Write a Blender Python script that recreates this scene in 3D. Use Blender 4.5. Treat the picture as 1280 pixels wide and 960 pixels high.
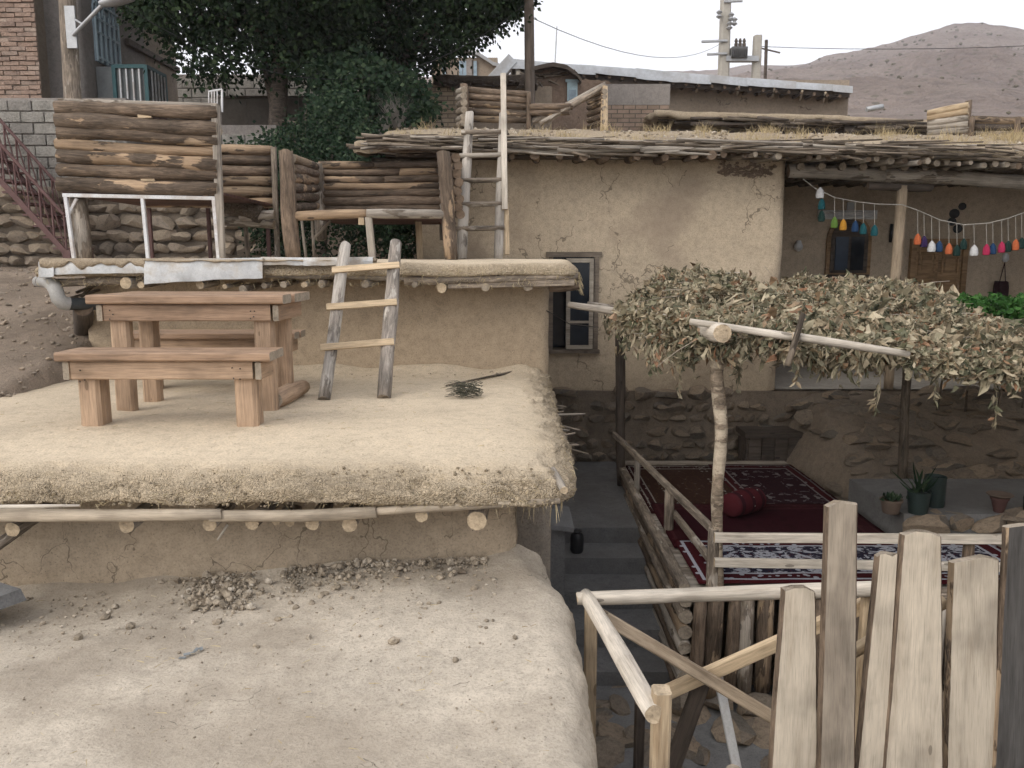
import bpy, bmesh, math, random
from mathutils import Vector, Matrix, noise
R = math.radians
V = Vector
random.seed(11)
for o in list(bpy.data.objects):
    bpy.data.objects.remove(o)
S = bpy.context.scene
COL = S.collection

# ------------------------------------------------------------------ camera
FPX = 1020.0                       # focal length in photo pixels (1280 wide)
PITCH = math.atan(155 / FPX)       # horizon sits at row 325
EYE = V((0, 0, 1.64))              # eye height above the roof one stands on
cam = bpy.data.cameras.new('camera')
cam.sensor_width = 36.0
cam.lens = FPX / 1280 * 36.0
cam.clip_start = 0.05
cam.clip_end = 6000
camo = bpy.data.objects.new('camera', cam)
COL.objects.link(camo)
camo.location = EYE
camo.rotation_euler = (math.pi / 2 - PITCH, 0, 0)
S.camera = camo
S.render.resolution_x = 1024
S.render.resolution_y = 768

# ------------------------------------------------------------------ light
SUN = V((-0.62, -0.60, 0.62)).normalized()       # towards the veiled evening sun
w = bpy.data.worlds.new('World')
S.world = w
w.use_nodes = True
nt = w.node_tree
bg = nt.nodes['Background']
sky = nt.nodes.new('ShaderNodeTexSky')
sky.sky_type = 'NISHITA'
sky.sun_disc = False
sky.sun_elevation = math.asin(SUN.z)
sky.sun_rotation = math.atan2(SUN.x, SUN.y)
sky.altitude = 1500
sky.air_density = 1.0
sky.dust_density = 3.5
sky.ozone_density = 1.0
veil = nt.nodes.new('ShaderNodeMix')              # even, thin overcast over the clear sky
veil.data_type = 'RGBA'
veil.inputs[0].default_value = 0.82
veil.inputs[7].default_value = (6.3, 6.25, 6.35, 1)
nt.links.new(sky.outputs[0], veil.inputs[6])
nt.links.new(veil.outputs[2], bg.inputs[0])
bg.inputs[1].default_value = 0.15
sl = bpy.data.lights.new('sun', 'SUN')
sl.energy = 1.4
sl.angle = R(45)
sl.color = (1.0, 0.93, 0.83)
so = bpy.data.objects.new('sun', sl)
COL.objects.link(so)
so.location = (-20, -20, 25)
so.rotation_euler = SUN.to_track_quat('Z', 'Y').to_euler()
S.view_settings.view_transform = 'Standard'
S.view_settings.look = 'None'
S.view_settings.gamma = 1
S.view_settings.use_curve_mapping = False
S.view_settings.exposure = 0.56
S.cycles.max_bounces = 5
S.cycles.diffuse_bounces = 3
S.cycles.glossy_bounces = 2
S.cycles.transmission_bounces = 2
S.cycles.volume_bounces = 1
S.cycles.use_adaptive_sampling = True
S.cycles.adaptive_threshold = 0.035

# ------------------------------------------------------------------ pixels to places
_f = V((0, math.cos(PITCH), -math.sin(PITCH)))
_u = V((0, math.sin(PITCH), math.cos(PITCH)))
def ray(u, v):
    return V((1, 0, 0)) * (u - 640) + _u * (480 - v) + _f * FPX
def at(u, v, y):
    d = ray(u, v)
    return EYE + d * (y / d.y)
def on(u, v, z):
    d = ray(u, v)
    return EYE + d * ((z - EYE.z) / d.z)

# ------------------------------------------------------------------ mesh helpers
def nz(p, s=1.0, o=0.0):
    return noise.noise(V((p[0] * s + o, p[1] * s + o * .7, p[2] * s - o)))
def fbm(p, s=1.0, o=0.0, octv=3):
    r = 0; a = 1; t = 0
    for _ in range(octv):
        r += a * nz(p, s, o); t += a; a *= .5; s *= 2.1
    return r / t

class MB:
    def __init__(s):
        s.v = []; s.f = []; s.m = []
    def face(s, idx, m=0):
        s.f.append(tuple(idx)); s.m.append(m)
    def box(s, c, size, M=None, m=0, jit=0):
        c = V(c); b = len(s.v)
        for i in range(8):
            p = V(((i & 1) - .5, ((i >> 1) & 1) - .5, ((i >> 2) & 1) - .5))
            p = V((p.x * size[0], p.y * size[1], p.z * size[2]))
            if jit:
                p += V((random.uniform(-jit, jit), random.uniform(-jit, jit), random.uniform(-jit, jit)))
            if M is not None:
                p = M @ p
            s.v.append(c + p)
        for q in ((0, 2, 3, 1), (4, 5, 7, 6), (0, 1, 5, 4), (2, 6, 7, 3), (0, 4, 6, 2), (1, 3, 7, 5)):
            s.face([b + k for k in q], m)
        return s
    def span(s, a, b_, m=0):
        a = V(a); b_ = V(b_)
        return s.box((a + b_) / 2, [abs(b_[k] - a[k]) for k in range(3)], m=m)
    def loft(s, rings, m=0, cap=True, capm=None):
        n = len(rings[0]); b = len(s.v)
        for r in rings:
            s.v.extend(V(p) for p in r)
        for i in range(len(rings) - 1):
            for j in range(n):
                k = (j + 1) % n
                s.face((b + i * n + j, b + i * n + k, b + (i + 1) * n + k, b + (i + 1) * n + j), m)
        if cap:
            cm = m if capm is None else capm
            s.face([b + j for j in reversed(range(n))], cm)
            e = b + (len(rings) - 1) * n
            s.face([e + j for j in range(n)], cm)
        return s
    def tube(s, pts, r, n=6, m=0, capm=None):
        pts = [V(p) for p in pts]
        rs = r if isinstance(r, (list, tuple)) else [r] * len(pts)
        rings = []
        prev = None
        for i, p in enumerate(pts):
            t = (pts[min(i + 1, len(pts) - 1)] - pts[max(i - 1, 0)]).normalized()
            if prev is None:
                a = V((0, 0, 1)) if abs(t.z) < .9 else V((1, 0, 0))
            else:
                a = prev
            x = (a - t * a.dot(t)).normalized()
            prev = x
            y = t.cross(x)
            rings.append([p + (x * math.cos(2 * math.pi * j / n) + y * math.sin(2 * math.pi * j / n)) * rs[i] for j in range(n)])
        return s.loft(rings, m, True, capm)
    def lathe(s, c, prof, n=16, m=0):
        c = V(c)
        return s.loft([[c + V((math.cos(2 * math.pi * j / n) * r, math.sin(2 * math.pi * j / n) * r, z)) for j in range(n)] for r, z in prof], m)
    def grid(s, xs, ys, fn, m=0, skip=None):
        b = len(s.v); nx = len(xs)
        for y in ys:
            for x in xs:
                s.v.append(V(fn(x, y)))
        for j in range(len(ys) - 1):
            for i in range(nx - 1):
                if skip and skip((xs[i] + xs[i + 1]) / 2, (ys[j] + ys[j + 1]) / 2):
                    continue
                s.face((b + j * nx + i, b + j * nx + i + 1, b + (j + 1) * nx + i + 1, b + (j + 1) * nx + i), m)
        return s

WM = {}
def wm(o):
    return WM.get(o.name, Matrix.Identity(4))
def link(o, M, parent=None):
    COL.objects.link(o)
    if parent is not None:
        o.parent = parent
        o.matrix_parent_inverse = wm(parent).inverted()
    o.matrix_basis = M
    WM[o.name] = M.copy()
    return o
def setmats(me, mats):
    for m in (mats if isinstance(mats, (list, tuple)) else [mats]):
        me.materials.append(m)
def mesh_of(mb, name, mats, smooth=False):
    me = bpy.data.meshes.new(name)
    me.from_pydata([tuple(p) for p in mb.v], [], mb.f)
    setmats(me, mats)
    if getattr(mb, 'rimw', None):
        at_ = me.attributes.new('rim', 'FLOAT', 'POINT')
        at_.data.foreach_set('value', mb.rimw)
    if any(mb.m):
        me.polygons.foreach_set('material_index', mb.m)
    if smooth:
        me.polygons.foreach_set('use_smooth', [True] * len(me.polygons))
    me.update()
    return me
def smooth_angle(me, deg=40):
    me.polygons.foreach_set('use_smooth', [True] * len(me.polygons))
    bm = bmesh.new(); bm.from_mesh(me)
    for e in bm.edges:
        if len(e.link_faces) == 2 and e.calc_face_angle(0) > R(deg):
            e.smooth = False
    bm.to_mesh(me); bm.free()
def build(mb, name, mats, parent=None, M=None, smooth=False, angle=None, **tags):
    """world-space builder unless M (local frame) is given"""
    if M is None:
        lo = [min(p[k] for p in mb.v) for k in range(3)]
        hi = [max(p[k] for p in mb.v) for k in range(3)]
        c = V(((lo[0] + hi[0]) / 2, (lo[1] + hi[1]) / 2, lo[2]))
        mb.v = [p - c for p in mb.v]
        M = Matrix.Translation(c)
    me = mesh_of(mb, name, mats, smooth)
    if angle:
        smooth_angle(me, angle)
    o = bpy.data.objects.new(name, me)
    link(o, M, parent)
    for k, v in tags.items():
        o[k] = v
    return o
def inst(me, name, M, parent=None):
    return link(bpy.data.objects.new(name, me), M, parent)
def thing(name, label, cat, loc, group=None):
    o = bpy.data.objects.new(name, None)
    o.empty_display_size = .1
    link(o, Matrix.Translation(V(loc)))
    o['label'] = label; o['category'] = cat
    if group:
        o['group'] = group
    return o
def frame(p0, p1, up=(0, 0, 1), roll=0):
    p0 = V(p0); p1 = V(p1); up = V(up)
    x = (p1 - p0).normalized()
    z = up - x * up.dot(x)
    if z.length < 1e-3:
        z = V((0, 1, 0)) - x * x.y
    z.normalize()
    y = z.cross(x)
    M = Matrix((x, y, z)).transposed().to_4x4()
    if roll:
        M = M @ Matrix.Rotation(roll, 4, 'X')
    M.translation = p0
    return M
_seed = [0]
def log(name, p0, p1, r, mats, parent=None, r1=None, n=10, wob=.25, flat=1.0, seg=.13, up=(0, 0, 1), roll=None):
    """a round pole along local X with an uneven outline; mats = [side, end]"""
    _seed[0] += 1; sd = _seed[0] * 3.17
    p0 = V(p0); p1 = V(p1); L = (p1 - p0).length
    r1 = r if r1 is None else r1
    k = max(3, int(L / seg))
    rings = []
    for i in range(k + 1):
        t = i / k; x = t * L
        rr = (r * (1 - t) + r1 * t)
        rr *= 1 + wob * .5 * noise.noise(V((x * 2.2, sd, 1)))
        oy = wob * rr * 1.1 * noise.noise(V((x * 1.1, sd, 7))) * (4 * t * (1 - t))
        oz = wob * rr * 1.1 * noise.noise(V((x * 1.1, sd, 19))) * (4 * t * (1 - t))
        e = .93 if i in (0, k) else 1
        ring = []
        for j in range(n):
            a = 2 * math.pi * j / n
            q = rr * e * (1 + wob * .35 * noise.noise(V((x * 1.7, sd + math.cos(a) * .9, math.sin(a) * .9))))
            xx = x + (.35 * rr * noise.noise(V((sd, math.cos(a), math.sin(a)))) if i in (0, k) else 0)
            ring.append(V((xx, oy + q * math.cos(a), oz + flat * q * math.sin(a))))
        rings.append(ring)
    mb = MB().loft(rings, 0, True, 1 if len(mats) > 1 else 0)
    M = frame(p0, p1, up, random.uniform(0, 6.28) if roll is None and flat == 1.0 else (roll or 0))
    o = build(mb, name, mats, parent, M)
    me = o.data
    me.polygons.foreach_set('use_smooth', [len(p.vertices) == 4 for p in me.polygons])
    return o
def board(name, p0, p1, w, t, normal, mats, parent=None, w1=None, wob=.04, ch=.12, seg=.12, endj=.0):
    """a sawn board along local X; width in local Y, thickness along normal"""
    _seed[0] += 1; sd = _seed[0] * 2.31
    p0 = V(p0); p1 = V(p1); L = (p1 - p0).length
    w1 = w if w1 is None else w1
    k = max(2, int(L / seg)); c = min(t, w) * ch
    rings = []
    for i in range(k + 1):
        tt = i / k; x = tt * L
        ww = (w * (1 - tt) + w1 * tt) / 2
        a = ww * (1 + wob * noise.noise(V((x * 2.5, sd, 2)))) ; b = ww * (1 + wob * noise.noise(V((x * 2.5, sd, 9))))
        h = t / 2 * (1 + wob * .5 * noise.noise(V((x * 2, sd, 4))))
        oz = wob * t * .5 * noise.noise(V((x * .9, sd, 14)))
        prof = [(-a + c, -h), (b - c, -h), (b, -h + c), (b, h - c), (b - c, h), (-a + c, h), (-a, h - c), (-a, -h + c)]
        e = endj if i in (0, k) else 0
        rings.append([V((x + e * noise.noise(V((sd + py * 18, tt * 9, 0))), py, pz + oz)) for py, pz in prof])
    mb = MB().loft(rings, 0, True, 1 if len(mats) > 1 else 0)
    M = frame(p0, p1, normal)
    o = build(mb, name, mats, parent, M)
    smooth_angle(o.data, 35)
    return o

# ------------------------------------------------------------------ materials
class NT:
    def __init__(s, name):
        s.mat = bpy.data.materials.new(name)
        s.mat.use_nodes = True
        s.t = s.mat.node_tree
        s.b = s.t.nodes['Principled BSDF']
    def n(s, typ, ins=None, **kw):
        nd = s.t.nodes.new('ShaderNode' + typ)
        for k, v in kw.items():
            setattr(nd, k, v)
        for k, v in (ins or {}).items():
            if hasattr(v, 'is_linked') or isinstance(v, bpy.types.NodeSocket):
                s.t.links.new(v, nd.inputs[k])
            else:
                nd.inputs[k].default_value = v
        return nd
    def coords(s, scale=(1, 1, 1), rnd=True, kind='Object'):
        tc = s.n('TexCoord')
        out = tc.outputs[kind]
        if rnd:
            oi = s.n('ObjectInfo')
            mu = s.n('VectorMath', {0: oi.outputs['Random'], 1: (37., 53., 71.)}, operation='MULTIPLY')
            out = s.n('VectorMath', {0: out, 1: mu.outputs[0]}, operation='ADD').outputs[0]
        if scale != (1, 1, 1):
            out = s.n('VectorMath', {0: out, 1: scale}, operation='MULTIPLY').outputs[0]
        return out
    def noise(s, vec, scale, detail=5, rough=.6, dist=0, out=0):
        return s.n('TexNoise', {'Vector': vec, 'Scale': scale, 'Detail': detail, 'Roughness': rough, 'Distortion': dist}).outputs[out]
    def ramp(s, fac, stops):
        r = s.n('ValToRGB', {0: fac})
        cr = r.color_ramp
        while len(cr.elements) < len(stops):
            cr.elements.new(.5)
        for e, (p, c) in zip(cr.elements, stops):
            e.position = p
            e.color = (*c, 1) if isinstance(c, (tuple, list)) else (c, c, c, 1)
        return r.outputs[0]
    def mix(s, fac, a, b, mode='MIX'):
        m = s.n('Mix', data_type='RGBA', blend_type=mode)
        for k, v in ((0, fac), (6, a), (7, b)):
            if isinstance(v, bpy.types.NodeSocket):
                s.t.links.new(v, m.inputs[k])
            else:
                m.inputs[k].default_value = (*v, 1) if isinstance(v, (tuple, list)) else v
        return m.outputs[2]
    def math(s, op, a, b=0.0, clamp=False):
        return s.n('Math', {0: a, 1: b}, operation=op, use_clamp=clamp).outputs[0]
    def bump(s, h, strength=.5, dist=.02, prev=None):
        ins = {'Height': h, 'Strength': strength, 'Distance': dist}
        if prev is not None:
            ins['Normal'] = prev
        return s.n('Bump', ins).outputs[0]
    def done(s, col, rough=.9, normal=None, spec=.2, metal=0, **ex):
        for k, v in (('Base Color', col), ('Roughness', rough), ('Normal', normal), ('Specular IOR Level', spec), ('Metallic', metal), *ex.items()):
            if v is None:
                continue
            if isinstance(v, bpy.types.NodeSocket):
                s.t.links.new(v, s.b.inputs[k])
            else:
                s.b.inputs[k].default_value = (*v, 1) if isinstance(v, (tuple, list)) else v
        return s.mat

def mul(c, k):
    return tuple(x * k for x in c)
def mud(name, base, var=.25, crack=0.0, crackscale=1.6, straw=.5, rough=1.0, clump=0.0, stain=None, rim=None):
    m = NT(name)
    c = m.coords(rnd=True)
    big = m.noise(c, .9, 4, .6)
    fine = m.noise(c, 16, 4, .7)
    grit = m.noise(c, 85, 2, .7)
    col = m.ramp(big, [(.3, mul(base, 1 - var)), (.5, base), (.72, mul(base, 1 + var * .7))])
    if rim:
        rimf = m.n('Attribute', attribute_name='rim').outputs['Fac']
        rimf = m.math('ADD', rimf, m.math('MULTIPLY', m.math('SUBTRACT', fine, .5), 1.2), True)
        col = m.mix(rimf, col, m.ramp(big, [(.3, mul(rim, .75)), (.5, rim), (.72, mul(rim, 1.15))]))
    col = m.mix(.55, col, m.ramp(fine, [(.3, .62), (.5, .95), (.7, 1.15)]), 'MULTIPLY')
    col = m.mix(.5, col, m.ramp(grit, [(.3, .55), (.5, 1.0), (.75, 1.2)]), 'MULTIPLY')
    if straw:
        dn = m.noise(c, 6, 2, .5, out=1)
        cs = m.n('VectorMath', {0: c, 1: dn}, operation='ADD').outputs[0]
        for sc in ((150, 22, 40), (24, 150, 60)):
            v = m.n('TexVoronoi', {'Vector': m.n('VectorMath', {0: cs, 1: sc}, operation='MULTIPLY').outputs[0], 'Scale': 1.0})
            msk = m.math('LESS_THAN', v.outputs['Distance'], .16)
            msk = m.math('MULTIPLY', msk, straw)
            col = m.mix(msk, col, mul(base, 1.45))
        v = m.n('TexVoronoi', {'Vector': c, 'Scale': 34.0})
        col = m.mix(m.math('MULTIPLY', m.math('LESS_THAN', v.outputs['Distance'], .13), .5), col, mul(base, .35))
    if stain is not None:                  # damp, soot-stained patches
        sm = m.noise(c, stain[1], 4, .6)
        col = m.mix(m.ramp(sm, [(.5, 0.0), (.62, stain[2])]), col, stain[0])
    h = m.math('ADD', m.math('MULTIPLY', fine, .6), m.math('MULTIPLY', grit, .22))
    nrm = m.bump(h, .55 * rough, .03)
    if clump:
        vc = m.n('TexVoronoi', {'Vector': m.n('VectorMath', {0: c, 1: m.noise(c, 9, 3, .6, out=1)}, operation='ADD').outputs[0], 'Scale': 22.0, 'Randomness': 1.0}, feature='SMOOTH_F1')
        nrm = m.bump(vc.outputs['Distance'], clump if not rim else m.math('MULTIPLY', rimf, clump), .035, nrm)
        col = m.mix(.5 * clump if not rim else m.math('MULTIPLY', rimf, .5 * clump), col, m.ramp(vc.outputs['Distance'], [(.1, 1.12), (.55, .7)]), 'MULTIPLY')
    if crack:
        dn = m.noise(c, 3.2, 3, .7, out=1)
        dd = m.n('VectorMath', {0: dn, 1: (.42, .42, .42)}, operation='MULTIPLY').outputs[0]
        cc = m.n('VectorMath', {0: m.n('VectorMath', {0: c, 1: dd}, operation='ADD').outputs[0], 1: (1.5, 1.5, .75)}, operation='MULTIPLY').outputs[0]
        v = m.n('TexVoronoi', {'Vector': cc, 'Scale': crackscale}, feature='DISTANCE_TO_EDGE')
        wv = m.math('MULTIPLY', m.math('SUBTRACT', m.noise(c, 7, 2), .3), .03)
        line = m.math('LESS_THAN', v.outputs['Distance'], wv)
        msk = m.math('GREATER_THAN', m.noise(c, 1.7, 2, .6), .74 - .32 * crack)
        line = m.math('MULTIPLY', line, msk)
        col = m.mix(m.math('MULTIPLY', line, .6), col, mul(base, .2))
        nrm = m.bump(line, -.9, .02, nrm)
    return m.done(col, .95, nrm, .1)
def wood(name, bare, dark, bark=None, barkamt=.5, grain=16, var=.35, bumpk=.5, rough=.8, knots=True, soft=.5):
    m = NT(name)
    c = m.coords()
    g = m.noise(m.n('VectorMath', {0: c, 1: (1.1, grain, grain)}, operation='MULTIPLY').outputs[0], 1.6, 4, .65, .4)
    g2 = m.noise(m.n('VectorMath', {0: c, 1: (5, grain * 6, grain * 6)}, operation='MULTIPLY').outputs[0], 1.0, 2, .6)
    col = m.ramp(g, [(.28, dark), (.5, bare), (.75, mul(bare, 1.25))])
    col = m.mix(soft, col, m.ramp(g2, [(.3, .55), (.55, 1.0), (.8, 1.15)]), 'MULTIPLY')
    fib = m.noise(m.n('VectorMath', {0: c, 1: (9, 260, 260)}, operation='MULTIPLY').outputs[0], 1.0, 2, .7)
    col = m.mix(.4, col, m.ramp(fib, [(.34, .5), (.48, 1.0), (.7, 1.12)]), 'MULTIPLY')
    blot = m.noise(c, 3.5, 3, .6)
    col = m.mix(.55, col, m.ramp(blot, [(.32, .5), (.5, 1.0), (.75, 1.15)]), 'MULTIPLY')
    h = m.math('ADD', m.math('MULTIPLY', g, .7), m.math('MULTIPLY', g2, .4))
    if bark is not None:
        bn = m.noise(m.n('VectorMath', {0: c, 1: (1.4, 5, 5)}, operation='MULTIPLY').outputs[0], 1.7, 5, .6)
        oi = m.n('ObjectInfo')
        th = m.math('ADD', bn, m.math('MULTIPLY', m.math('SUBTRACT', oi.outputs['Random'], .5), .34))
        k = m.ramp(th, [(.62 - barkamt * .5, 0.0), (.65 - barkamt * .5, 1.0)])
        bt = m.noise(m.n('VectorMath', {0: c, 1: (5, 40, 40)}, operation='MULTIPLY').outputs[0], 1.0, 4, .75, .8)
        bc = m.ramp(m.math('ADD', bt, m.math('MULTIPLY', m.math('SUBTRACT', blot, .5), .5)), [(.3, mul(bark, .4)), (.5, bark), (.62, mul(bark, 1.5)), (.75, mul(bark, 2.1))])
        col = m.mix(k, col, bc)
        h = m.math('ADD', h, m.math('MULTIPLY', k, m.math('ADD', .4, bt)))
    if knots:
        v = m.n('TexVoronoi', {'Vector': m.n('VectorMath', {0: c, 1: (3.2, 9, 9)}, operation='MULTIPLY').outputs[0], 'Scale': 1.0})
        kk = m.math('LESS_THAN', v.outputs['Distance'], .1)
        col = m.mix(m.math('MULTIPLY', kk, .75), col, mul(dark, .45))
    oi = m.n('ObjectInfo')
    col = m.mix(1, col, m.ramp(oi.outputs['Random'], [(0, 1 - var), (.5, 1.0), (1, 1 + var * .6)]), 'MULTIPLY')
    return m.done(col, rough, m.bump(h, bumpk, .012), .25)
def endgrain(name, base):
    m = NT(name)
    c = m.coords(rnd=True)
    n1 = m.noise(c, 12, 5, .7)
    n2 = m.noise(c, 70, 4, .7)
    col = m.ramp(n1, [(.3, mul(base, .55)), (.5, base), (.75, mul(base, 1.2))])
    col = m.mix(.6, col, m.ramp(n2, [(.3, .5), (.55, 1.0), (.8, 1.2)]), 'MULTIPLY')
    return m.done(col, .9, m.bump(n2, .5, .01), .1)
def plain(name, col, rough=.6, var=.2, scale=8, bumpk=.15, metal=0, spec=.3, grime=None):
    m = NT(name)
    c = m.coords()
    n1 = m.noise(c, scale, 5, .65)
    n2 = m.noise(c, scale * 9, 3, .6)
    cc = m.ramp(n1, [(.3, mul(col, 1 - var)), (.55, col), (.8, mul(col, 1 + var * .6))])
    cc = m.mix(.4, cc, m.ramp(n2, [(.3, .7), (.6, 1.05)]), 'MULTIPLY')
    if grime:
        gk = m.ramp(m.noise(c, scale * .45, 6, .7), [(.48, 0.0), (.62, grime[1])])
        cc = m.mix(gk, cc, grime[0])
    return m.done(cc, rough, m.bump(n1, bumpk, .01), spec, metal)
def island(name, stops, rough=.8, trans=None, bumpk=0):
    """colour differs from piece to piece inside one mesh"""
    m = NT(name)
    g = m.n('NewGeometry')
    oi = m.n('ObjectInfo')
    rnd = m.math('FRACT', m.math('ADD', g.outputs['Random Per Island'], m.math('MULTIPLY', oi.outputs['Random'], 7.3)))
    col = m.ramp(rnd, stops)
    c = m.coords()
    col = m.mix(.5, col, m.ramp(m.noise(c, 25, 4, .6), [(.3, .6), (.55, 1.0), (.75, 1.2)]), 'MULTIPLY')
    mt = m.done(col, rough, None, .06)
    if trans:
        tr = m.n('BsdfTranslucent', {'Color': col})
        mx = m.n('MixShader', {0: trans, 1: m.b.outputs[0], 2: tr.outputs[0]})
        m.t.links.new(mx.outputs[0], m.t.nodes['Material Output'].inputs[0])
    return mt
def stonemat(name, stops, rough=.9):
    m = NT(name)
    c = m.coords()
    oi = m.n('ObjectInfo')
    g = m.n('NewGeometry')
    rnd = m.math('FRACT', m.math('ADD', oi.outputs['Random'], g.outputs['Random Per Island']))
    n1 = m.noise(c, 5, 4, .7); n2 = m.noise(c, 40, 2, .7)
    col = m.ramp(rnd, stops)
    col = m.mix(.7, col, m.ramp(n1, [(.3, .5), (.5, 1.0), (.75, 1.3)]), 'MULTIPLY')
    col = m.mix(.5, col, m.ramp(n2, [(.3, .6), (.6, 1.1)]), 'MULTIPLY')
    return m.done(col, rough, m.bump(m.math('ADD', n1, m.math('MULTIPLY', n2, .4)), .7, .03), .2)

MUDC = (.40, .325, .235)
M_TOP = mud('mud_roof_top', (.56, .47, .35), .16, 0, straw=.35, rough=.8, clump=.9, rim=(.51, .415, .295))
M_LOW = mud('mud_lower_roof', (.50, .44, .36), .22, .3, 2.2, straw=.3, rough=1.0, stain=((.24, .2, .155), .8, .55))
M_RIM = mud('mud_straw_rim', (.47, .385, .275), .2, 0, straw=.8, rough=1.3, clump=.9)
M_WALL = mud('mud_wall_plaster', (.37, .30, .22), .2, 1.0, 2.1, straw=.35, rough=.7)
M_WALL2 = mud('mud_wall_smooth', (.39, .31, .22), .14, .25, 1.3, straw=.7, rough=.7)
M_HOUSE = mud('house_plaster', (.50, .41, .30), .14, .85, 1.05, straw=.3, rough=.55, stain=((.27, .21, .16), .7, .6))
M_INNER = mud('veranda_plaster', (.52, .425, .32), .15, 0, straw=.15, rough=.4)
M_FAR = mud('old_plaster', (.30, .245, .19), .25, .6, .7, straw=0, rough=.8)
M_FARG = mud('grey_plaster', (.27, .245, .225), .15, .2, .6, straw=0, rough=.5)
M_CEM = mud('grey_cement', (.185, .183, .18), .2, .2, 1.1, straw=0, rough=.6, stain=((.11, .105, .1), .9, .6))
M_ROOFM = mud('weathered_roof_mud', (.40, .325, .235), .25, 0, straw=.7, rough=1.2, clump=.5)
M_BARK = wood('bark_log', (.40, .295, .195), (.18, .12, .08), (.125, .092, .066), .52, 12, .45, .8)
M_BROWN = wood('brown_peeled_log', (.40, .285, .185), (.19, .13, .085), (.1, .075, .055), .3, 10, .35, .6)
M_GREY = wood('weathered_pole', (.40, .355, .30), (.19, .165, .14), (.17, .14, .11), .25, 14, .25)
M_PALE = wood('peeled_pole', (.55, .495, .42), (.36, .31, .25), None, 0, 10, .1)
M_SAWN = wood('fresh_sawn_wood', (.54, .42, .28), (.34, .24, .145), None, 0, 10, .2)
M_BRANCH = wood('thin_branch', (.27, .22, .17), (.11, .088, .07), (.1, .08, .06), .4, 14, .35)
M_PLANK = wood('pale_fence_plank', (.50, .435, .345), (.40, .335, .255), None, 0, 7, .1, .3, .8, True, .25)
M_PLANKG = wood('grey_fence_plank', (.33, .28, .22), (.2, .165, .13), None, 0, 5, .12, .3, .8, True, .4)
M_PLANKD = wood('dark_fence_plank', (.085, .08, .075), (.035, .032, .03), None, 0, 9, .1)
M_TABLE = wood('table_red_wood', (.335, .225, .15), (.2, .13, .085), None, 0, 13, .12, .35, .55)
M_TABLEP = wood('table_pale_wood', (.42, .295, .20), (.29, .195, .125), None, 0, 13, .12, .35, .6)
M_DOOR = wood('door_wood', (.34, .22, .12), (.19, .115, .06), None, 0, 12, .1)
M_WINW = wood('weathered_window_wood', (.33, .29, .235), (.19, .16, .13), None, 0, 12, .12)
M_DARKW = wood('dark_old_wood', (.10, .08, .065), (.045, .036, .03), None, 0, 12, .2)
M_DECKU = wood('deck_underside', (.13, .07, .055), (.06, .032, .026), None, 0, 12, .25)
M_LADDER = wood('ladder_pole', (.46, .42, .37), (.29, .26, .22), (.2, .175, .15), .2, 10, .1)
M_MOTT = wood('mottled_post', (.44, .37, .28), (.26, .21, .155), (.19, .15, .11), .25, 8, .1)
E_PALE = endgrain('pale_end_grain', (.50, .40, .28))
E_GREY = endgrain('grey_end_grain', (.33, .28, .22))
E_DARK = endgrain('dark_end_grain', (.17, .125, .09))
LB = [M_BARK, E_GREY]; LG = [M_GREY, E_GREY]; LP = [M_PALE, E_PALE]; LS = [M_SAWN, E_PALE]; LBR = [M_BRANCH, E_GREY]
M_WHITE = plain('white_painted_steel', (.68, .69, .70), .5, .12, 9, .1, 0, .4, ((.32, .22, .15), .45))
M_SHEET = plain('galvanised_sheet', (.52, .53, .535), .5, .25, 7, .6, .2, .4, ((.37, .31, .235), .75))
M_ROOFS = plain('roof_sheet_metal', (.50, .525, .555), .55, .2, 1.6, .3, .15, .4, ((.30, .27, .24), .5))
M_BROWNM = plain('brown_painted_steel', (.13, .07, .065), .6, .25, 12, .1, 0, .3)
M_PVC = plain('grey_plastic_pipe', (.33, .32, .30), .5, .15, 6, .05)
M_PVCD = plain('dark_plastic_pipe', (.05, .057, .06), .45, .2, 6, .05)
M_GALV = plain('dull_steel', (.42, .43, .44), .5, .15, 10, .1, .5)
M_BLACK = plain('black_plastic', (.018, .018, .02), .5, .2, 8, .05)
M_CLOTH_D = plain('dark_maroon_cloth', (.035, .014, .018), .95, .3, 20, .5)
M_TERRA = plain('terracotta', (.13, .095, .072), .85, .2, 12, .2)
M_TERRAR = plain('red_clay_pot', (.085, .042, .037), .8, .2, 12, .2)
M_BUCKET = plain('dark_green_bucket', (.022, .035, .032), .5, .2, 8, .05)
M_TEAL = plain('teal_painted_steel', (.045, .12, .13), .5, .15, 8, .1)
M_PBLUE = plain('faded_blue_grille', (.35, .45, .5), .5, .15, 8, .1)
M_CEMP = mud('pale_bounce_cement', (.36, .335, .30), .2, .2, 1.1, straw=0, rough=.4)  # floor cement kept pale so it bounces light into the veranda
M_LBLUE = plain('pale_blue_paint', (.42, .55, .60), .6, .2, 6, .1)
M_STONE = stonemat('fieldstone', [(0, (.24, .20, .155)), (.35, (.34, .275, .205)), (.6, (.28, .235, .19)), (.8, (.38, .30, .22)), (1, (.21, .18, .15))])
M_STONED = stonemat('courtyard_stone', [(0, (.20, .17, .135)), (.4, (.27, .22, .17)), (.7, (.34, .265, .19)), (1, (.17, .152, .13))])
M_MORTARP = mud('plinth_mud_mortar', (.24, .195, .15), .25, 0, straw=0, rough=1.3, clump=.3)
M_MORTAR = mud('stone_mortar', (.17, .14, .11), .3, 0, straw=0, rough=1.2)
M_BRICK = stonemat('brick', [(0, (.29, .205, .16)), (.4, (.33, .24, .19)), (.7, (.26, .19, .155)), (1, (.38, .30, .245))])
M_BLOCK = stonemat('cement_block', [(0, (.27, .255, .23)), (.5, (.31, .295, .265)), (1, (.23, .215, .195))])
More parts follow.
